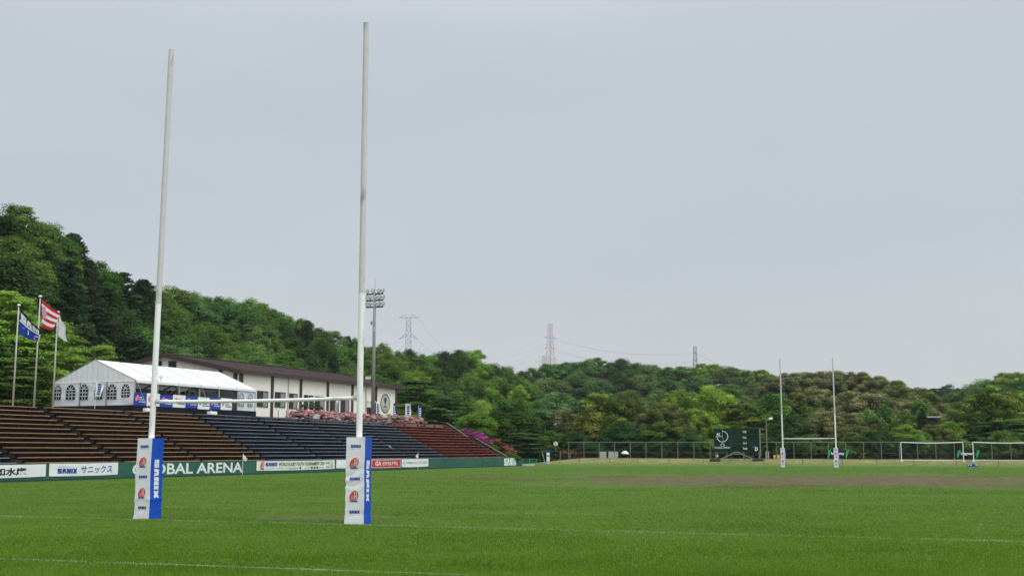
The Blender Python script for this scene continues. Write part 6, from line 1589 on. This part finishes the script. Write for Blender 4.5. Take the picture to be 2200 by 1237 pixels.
for k in range(9):
    w_ = 1.0 + 0.95 * k; s = S_END + 2.0 + rt_.uniform(0, 2.2); base = W(s, w_, 0.3 + 0.28 * k)
    plant('bush_a' if k % 2 else 'bush_b', base, rt_.uniform(0.9, 1.5), rt_.uniform(1.6, 2.4), 'dark' if k % 3 else 'mid', 'dark green shrub on the slope beside the concrete end wall' if k % 3 else 'mid green shrub on the slope beside the concrete end wall', 'bush', 'green shrubs on the slope', name='green_shrub', rnd=rt_)
s = s_at(668, BACKW + 4.2, 6); b = W(s, BACKW + 4.2, TOPZ)
plant('feather_b', b, at_depth(668, 861, b.y).z - TOPZ, 2.6, 'olive', 'thin young tree with sparse leaves before the building windows', name='young_tree', rnd=rt_)

# hidden brown roofed house behind the olive trees
hp = at_depth(2018, 893, 171.0); hb = Vector((hp.x, 171.0, 0.5))
h_ = thing('brown_house', 'brown house with a pale roof edge half hidden among the trees at the right', 'house', hb)
MB().box(Vector((hp.x, 173.0, (hp.z + 0.5) / 2 - .1)), (1.75, 0, 0), (0, 2.0, 0), (0, 0, (hp.z - 0.5) / 2 - .1)).build('wall', M['bld_brown'], h_)
mb = MB(); mb.prism([(-2.4, 0), (2.4, 0), (0, 0.22)], Vector((hp.x + 1.95, 173.0, hp.z - 0.2)), Vector((0, 1, 0)), Z, -3.9); hr = mb.build('roof', M['bld_roof'], h_)
MB().box(Vector((hp.x, 170.55, hp.z - 0.17)), (1.95, 0, 0), (0, 0.06, 0), (0, 0, 0.10)).build('roof_edge', M['panel_grey'], hr)

# ------------------------------------------------------------------ pylons and lines behind the hills
def lattice(name, u, vtop, vbase, d, wtop, wbot, label, cols, arms, rot=0.4, thick=0.14):
    top, bot = at_depth(u, vtop, d), at_depth(u, vbase, d); h = top.z - bot.z; b = Vector((top.x, d, bot.z))
    # the foot goes on down behind the trees to the hill
    r_ = thing(name, label, 'pylon', b)
    x = Vector((math.cos(rot), math.sin(rot), 0)); y = Vector((-math.sin(rot), math.cos(rot), 0))
    nsec = max(5, int(h / (wbot * 0.9)))
    per = {}
    def half(f): return (wbot + (wtop - wbot) * min(1, f * 1.15)) / 2
    for k in range(nsec):
        f0, f1 = k / nsec, (k + 1) / nsec; key = cols[k % len(cols)]; mb = per.setdefault((key, k if len(cols) > 1 else 0), MB())
        c0 = [b + Z * h * f0 + (x * sx + y * sy) * half(f0) for sx, sy in ((-1, -1), (1, -1), (1, 1), (-1, 1))]; c1 = [b + Z * h * f1 + (x * sx + y * sy) * half(f1) for sx, sy in ((-1, -1), (1, -1), (1, 1), (-1, 1))]
        for i in range(4):
            j = (i + 1) % 4; mb.tube(c0[i], c1[i], thick, thick, 4); mb.tube(c0[i], c1[j], thick * .5, thick * .5, 4); mb.tube(c0[j], c1[i], thick * .5, thick * .5, 4); mb.tube(c1[i], c1[j], thick * .5, thick * .5, 4)
    for (key, _k), mb in per.items(): mb.build('tower_section', M[key], r_)
    tips = []
    for (f, half_len, drop) in arms:
        mb = MB(); c = b + Z * h * f
        for sg in (-1, 1):
            e = c + x * sg * half_len + Z * drop
            for yy in (-1, 1):
                mb.tube(c + x * sg * half(f) + y * yy * half(f), e, thick * .6, thick * .6, 4); mb.tube(c + x * sg * half(f) + y * yy * half(f) + Z * (1.6 if drop <= 0 else -1.6), e, thick * .6, thick * .6, 4)
            tips.append(e)
        mb.build('crossarm', M[cols[0]], r_)
    return tips
p1 = lattice('pylon', 878, 681, 790, 620, 2.5, 3.5, 'grey lattice pylon with broad crossarms behind the wood right of the floodlight mast', ['pylon_grey'], [(0.985, 5.4, 0.0), (0.62, 5.2, -1.6), (0.28, 5.4, -1.6)], 0.1, 0.11)
p2 = lattice('pylon', 1182, 696, 800, 900, 2.6, 5.4, 'red and white lattice pylon on the far hilltop', ['pylon_grey', 'pylon_red'], [(0.72, 7.5, -0.5), (0.50, 7.5, -0.5), (0.28, 7.5, -0.5)], 0.8, 0.13)
p4 = lattice('pylon', 1168, 764, 800, 760, 1.4, 2.2, 'small grey lattice pylon left of the red and white pylon', ['pylon_grey'], [(0.93, 3.6, 0.0), (0.65, 5.2, -0.6)], 0.1, 0.07)
p3 = lattice('pylon', 1493, 744, 812, 950, 2.2, 4.0, 'dark slim lattice pylon on the far ridge left of the far goal', ['pylon_blue'], [(0.80, 2.6, 0.0), (0.55, 2.6, 0)], 1.3, 0.17)
def power_line(a, b, sag, label, r=0.05):
    r *= 0.9
    r_ = MB(); n = 24; pts = [Vector(a).lerp(Vector(b), k / n) - Z * sag * 4 * (k / n) * (1 - k / n) for k in range(n + 1)]
    r_.path(pts, r, 4); tag(r_.build('power_line', M['wire']), label, 'power line', 'power lines between the pylons')
for k in range(6): power_line(p2[k], p3[min(k // 2 * 2 + (k % 2), 3)] - Z * (3.0 * (k // 4)), 6 + k * 0.5, 'thin power line sagging from the red and white pylon to the dark slim pylon', 0.06)
for k in range(6): power_line(p2[k], at_depth(1000, 775 + (k // 2) * 22 + (k % 2) * 4, 760), 4, 'thin power line running left from the red and white pylon down to the wood', 0.05)
for k in (0, 2, 4):
    power_line(p1[k], at_depth(740, 738 + 12 * (k // 2), 560), 3, 'thin power line running left from the grey pylon behind the floodlight mast', 0.045)
    power_line(p1[k + 1], at_depth(985, 772 + 10 * (k // 2), 690), 3, 'thin power line running right from the grey pylon into the wood', 0.045)
for k in (0, 1): power_line(p3[k], at_depth(1640, 800 + 5 * k, 980), 4, 'thin power line running right from the dark slim pylon', 0.06)

# ------------------------------------------------------------------ grass blades on the near part of the pitch
def blade_mat(name, c0, c1, c2):
    m, n, l = newmat(name); o = n.new('ShaderNodeOutputMaterial'); g_ = n.new('ShaderNodeNewGeometry')
    x = n.new('ShaderNodeTexNoise'); x.inputs['Scale'].default_value = 0.24; x.inputs['Detail'].default_value = 5; x.inputs['Roughness'].default_value = 0.62; l.new(g_.outputs['Position'], x.inputs['Vector'])
    a = n.new('ShaderNodeMath'); a.operation = 'MULTIPLY_ADD'; l.new(g_.outputs['Random Per Island'], a.inputs[0]); a.inputs[1].default_value = 0.28
    k = n.new('ShaderNodeMapRange'); k.inputs[1].default_value = 0.32; k.inputs[2].default_value = 0.68; k.inputs[4].default_value = 0.62; l.new(x.outputs[0], k.inputs[0]); l.new(k.outputs[0], a.inputs[2])
    rp = n.new('ShaderNodeValToRGB'); e = rp.color_ramp.elements; e[0].position = 0.1; e[0].color = (*c0, 1); e[1].position = 0.6; e[1].color = (*c1, 1); q = e.new(0.97); q.color = (*c2, 1)
    l.new(a.outputs[0], rp.inputs[0])
    d = n.new('ShaderNodeBsdfDiffuse'); t = n.new('ShaderNodeBsdfTranslucent'); ms = n.new('ShaderNodeMixShader'); ms.inputs[0].default_value = 0.35
    l.new(rp.outputs[0], d.inputs[0]); l.new(rp.outputs[0], t.inputs[0]); l.new(d.outputs[0], ms.inputs[1]); l.new(t.outputs[0], ms.inputs[2]); l.new(ms.outputs[0], o.inputs[0]); return m
M['blade'] = blade_mat('grass_blades', (0.080, 0.176, 0.011), (0.140, 0.258, 0.027), (0.210, 0.295, 0.070))
M['blade_white'] = blade_mat('limed_grass_blades', (0.18, 0.29, 0.11), (0.34, 0.43, 0.26), (0.46, 0.52, 0.40))
def blades(name, x, y, h0, h1, wd, rng, m):
    n = len(x); yaw = rng.random(n) * 6.2832; lean = rng.normal(size=n) * 0.85; h = h0 + (h1 - h0) * rng.random(n); w = wd * (0.6 + 0.8 * rng.random(n))
    cx, sx = np.cos(yaw), np.sin(yaw); base = np.stack([x, y, np.zeros(n)], 1); sv = np.stack([cx, sx, np.zeros(n)], 1) * w[:, None] / 2
    tip = base + np.stack([-sx * np.sin(lean) * h, cx * np.sin(lean) * h, np.cos(lean) * h], 1)
    v = np.stack([base - sv, base + sv, tip], 1).reshape(-1, 3)
    me = bpy.data.meshes.new(name); me.vertices.add(3 * n); me.vertices.foreach_set('co', v.astype(np.float32).ravel()); me.loops.add(3 * n); me.loops.foreach_set('vertex_index', np.arange(3 * n, dtype=np.int32))
    me.polygons.add(n); me.polygons.foreach_set('loop_start', np.arange(0, 3 * n, 3, dtype=np.int32)); me.update()
    return link(name, me, m)
rng = np.random.default_rng(77)
NB = 580000
dmin, dmax = 15.2, 62.0
d = dmin * (dmax / dmin) ** (rng.random(NB) ** 1.15); x = (rng.random(NB) * 2 - 1) * 0.53 * d
keep = np.ones(NB, bool)
for p_ in NEAR: keep &= (np.abs(x - p_.x) > 0.33) | (np.abs(d - p_.y) > 0.33)
dm = ((x - MUD2.x) / 1.9) ** 2 + ((d - MUD2.y) / 1.0) ** 2
keep &= (dm > 1.15) | (rng.random(NB) < 0.12)
dm = ((x - MUD1.x) / 22) ** 2 + ((d - MUD1.y) / 16) ** 2
keep &= rng.random(NB) < np.clip((dm - 0.75) * 2.2, 0.0, 1)
fade = np.clip((62 - d) / 16, 0.05, 1); keep &= rng.random(NB) < fade
x, d = x[keep], d[keep]
tag(blades('grass', x, d, 0.022, 0.050, 0.0085 + 0.00022 * d.mean(), rng, M['blade']), kind='stuff')
# coarser tufts on the far part, thin and broken over the mud
NF = 330000; r3 = np.random.default_rng(78)
d = 46.0 * (123.0 / 46.0) ** r3.random(NF); x = (r3.random(NF) * 1.0 - 0.5) * 1.07 * d
rel = (x * N.x + d * N.y) - (WA.x * N.x + WA.y * N.y)                      # stay on the pitch side of the wall
keep = rel < -0.4
br = (x - FEN0.x) * FN.x + (d - FEN0.y) * FN.y; keep &= br < -12.6
dm = np.sqrt(((x - MUD1.x) / 22.0) ** 2 + ((d - MUD1.y) / 17.0) ** 2)
nzv = np.array([noise.noise(Vector((a * 0.10, b * 0.10, 0.7))) + 0.5 * noise.noise(Vector((a * 0.35, b * 0.35, 5.1))) for a, b in zip(x, d)])
keep &= r3.random(NF) < np.clip((dm + 0.75 * nzv - 0.78) * 3.0, 0.035, 1.0)
keep &= r3.random(NF) < np.clip((d - 44) / 14, 0.05, 1)
tag(blades('grass', x[keep], d[keep], 0.020, 0.055, 0.030, r3, M['blade']), kind='stuff')
# limed blades along the worn lines
def limed(pts, wd, dens, seed):
    r2 = np.random.default_rng(seed); X, Y = [], []
    ps = [ground(u, v) for u, v in pts]
    for a, b in zip(ps, ps[1:]):
        ln = (b - a).length; n = int(ln * wd * dens); t = r2.random(n); o = (r2.random(n) - 0.5) * wd * (1 + 0.5 * r2.random(n)); dv = (b - a) / ln
        wear = np.array([noise.noise(Vector((q * ln * 0.5, seed, 0.3))) + 0.6 * noise.noise(Vector((q * ln * 1.7, seed, 4.3))) for q in t])
        k = r2.random(n) < np.clip(0.55 + 0.8 * wear, 0.05, 1)
        X.append((a.x + dv.x * t * ln - dv.y * o)[k]); Y.append((a.y + dv.y * t * ln + dv.x * o)[k])
    return np.concatenate(X), np.concatenate(Y)
for k, (pts, wd, dens) in enumerate([([(-40, 1200.6), (500, 1219.5), (1010, 1237.5)], 0.12, 1000), ([(-40, 1108), (316, 1117), (769, 1128)], 0.12, 700), ([(769, 1128), (2240, 1165.5)], 0.12, 1400), ([(357, 1090), (600, 1095)], 0.10, 650), ([(940, 1101), (1330, 1106)], 0.10, 650), ([(2095, 1127), (2240, 1130)], 0.10, 800)]):
    X, Y = limed(pts, wd, dens, k + 3)
    tag(blades('pitch_marking', X, Y, 0.035, 0.062, 0.012, np.random.default_rng(k), M['blade_white']), kind='structure')

# ------------------------------------------------------------------ damp air
hm_, hn, hl = newmat('damp_air'); ho = hn.new('ShaderNodeOutputMaterial'); pv = hn.new('ShaderNodeVolumePrincipled')
pv.inputs['Color'].default_value = (0.88, 0.92, 0.97, 1); pv.inputs['Density'].default_value = 0.0001; pv.inputs['Anisotropy'].default_value = 0.1
hl.new(pv.outputs[0], ho.inputs['Volume'])
hz = MB().box((0, 820, 53), (1510, 0, 0), (0, 1000, 0), (0, 0, 56)).build('haze', hm_); tag(hz, kind='stuff')
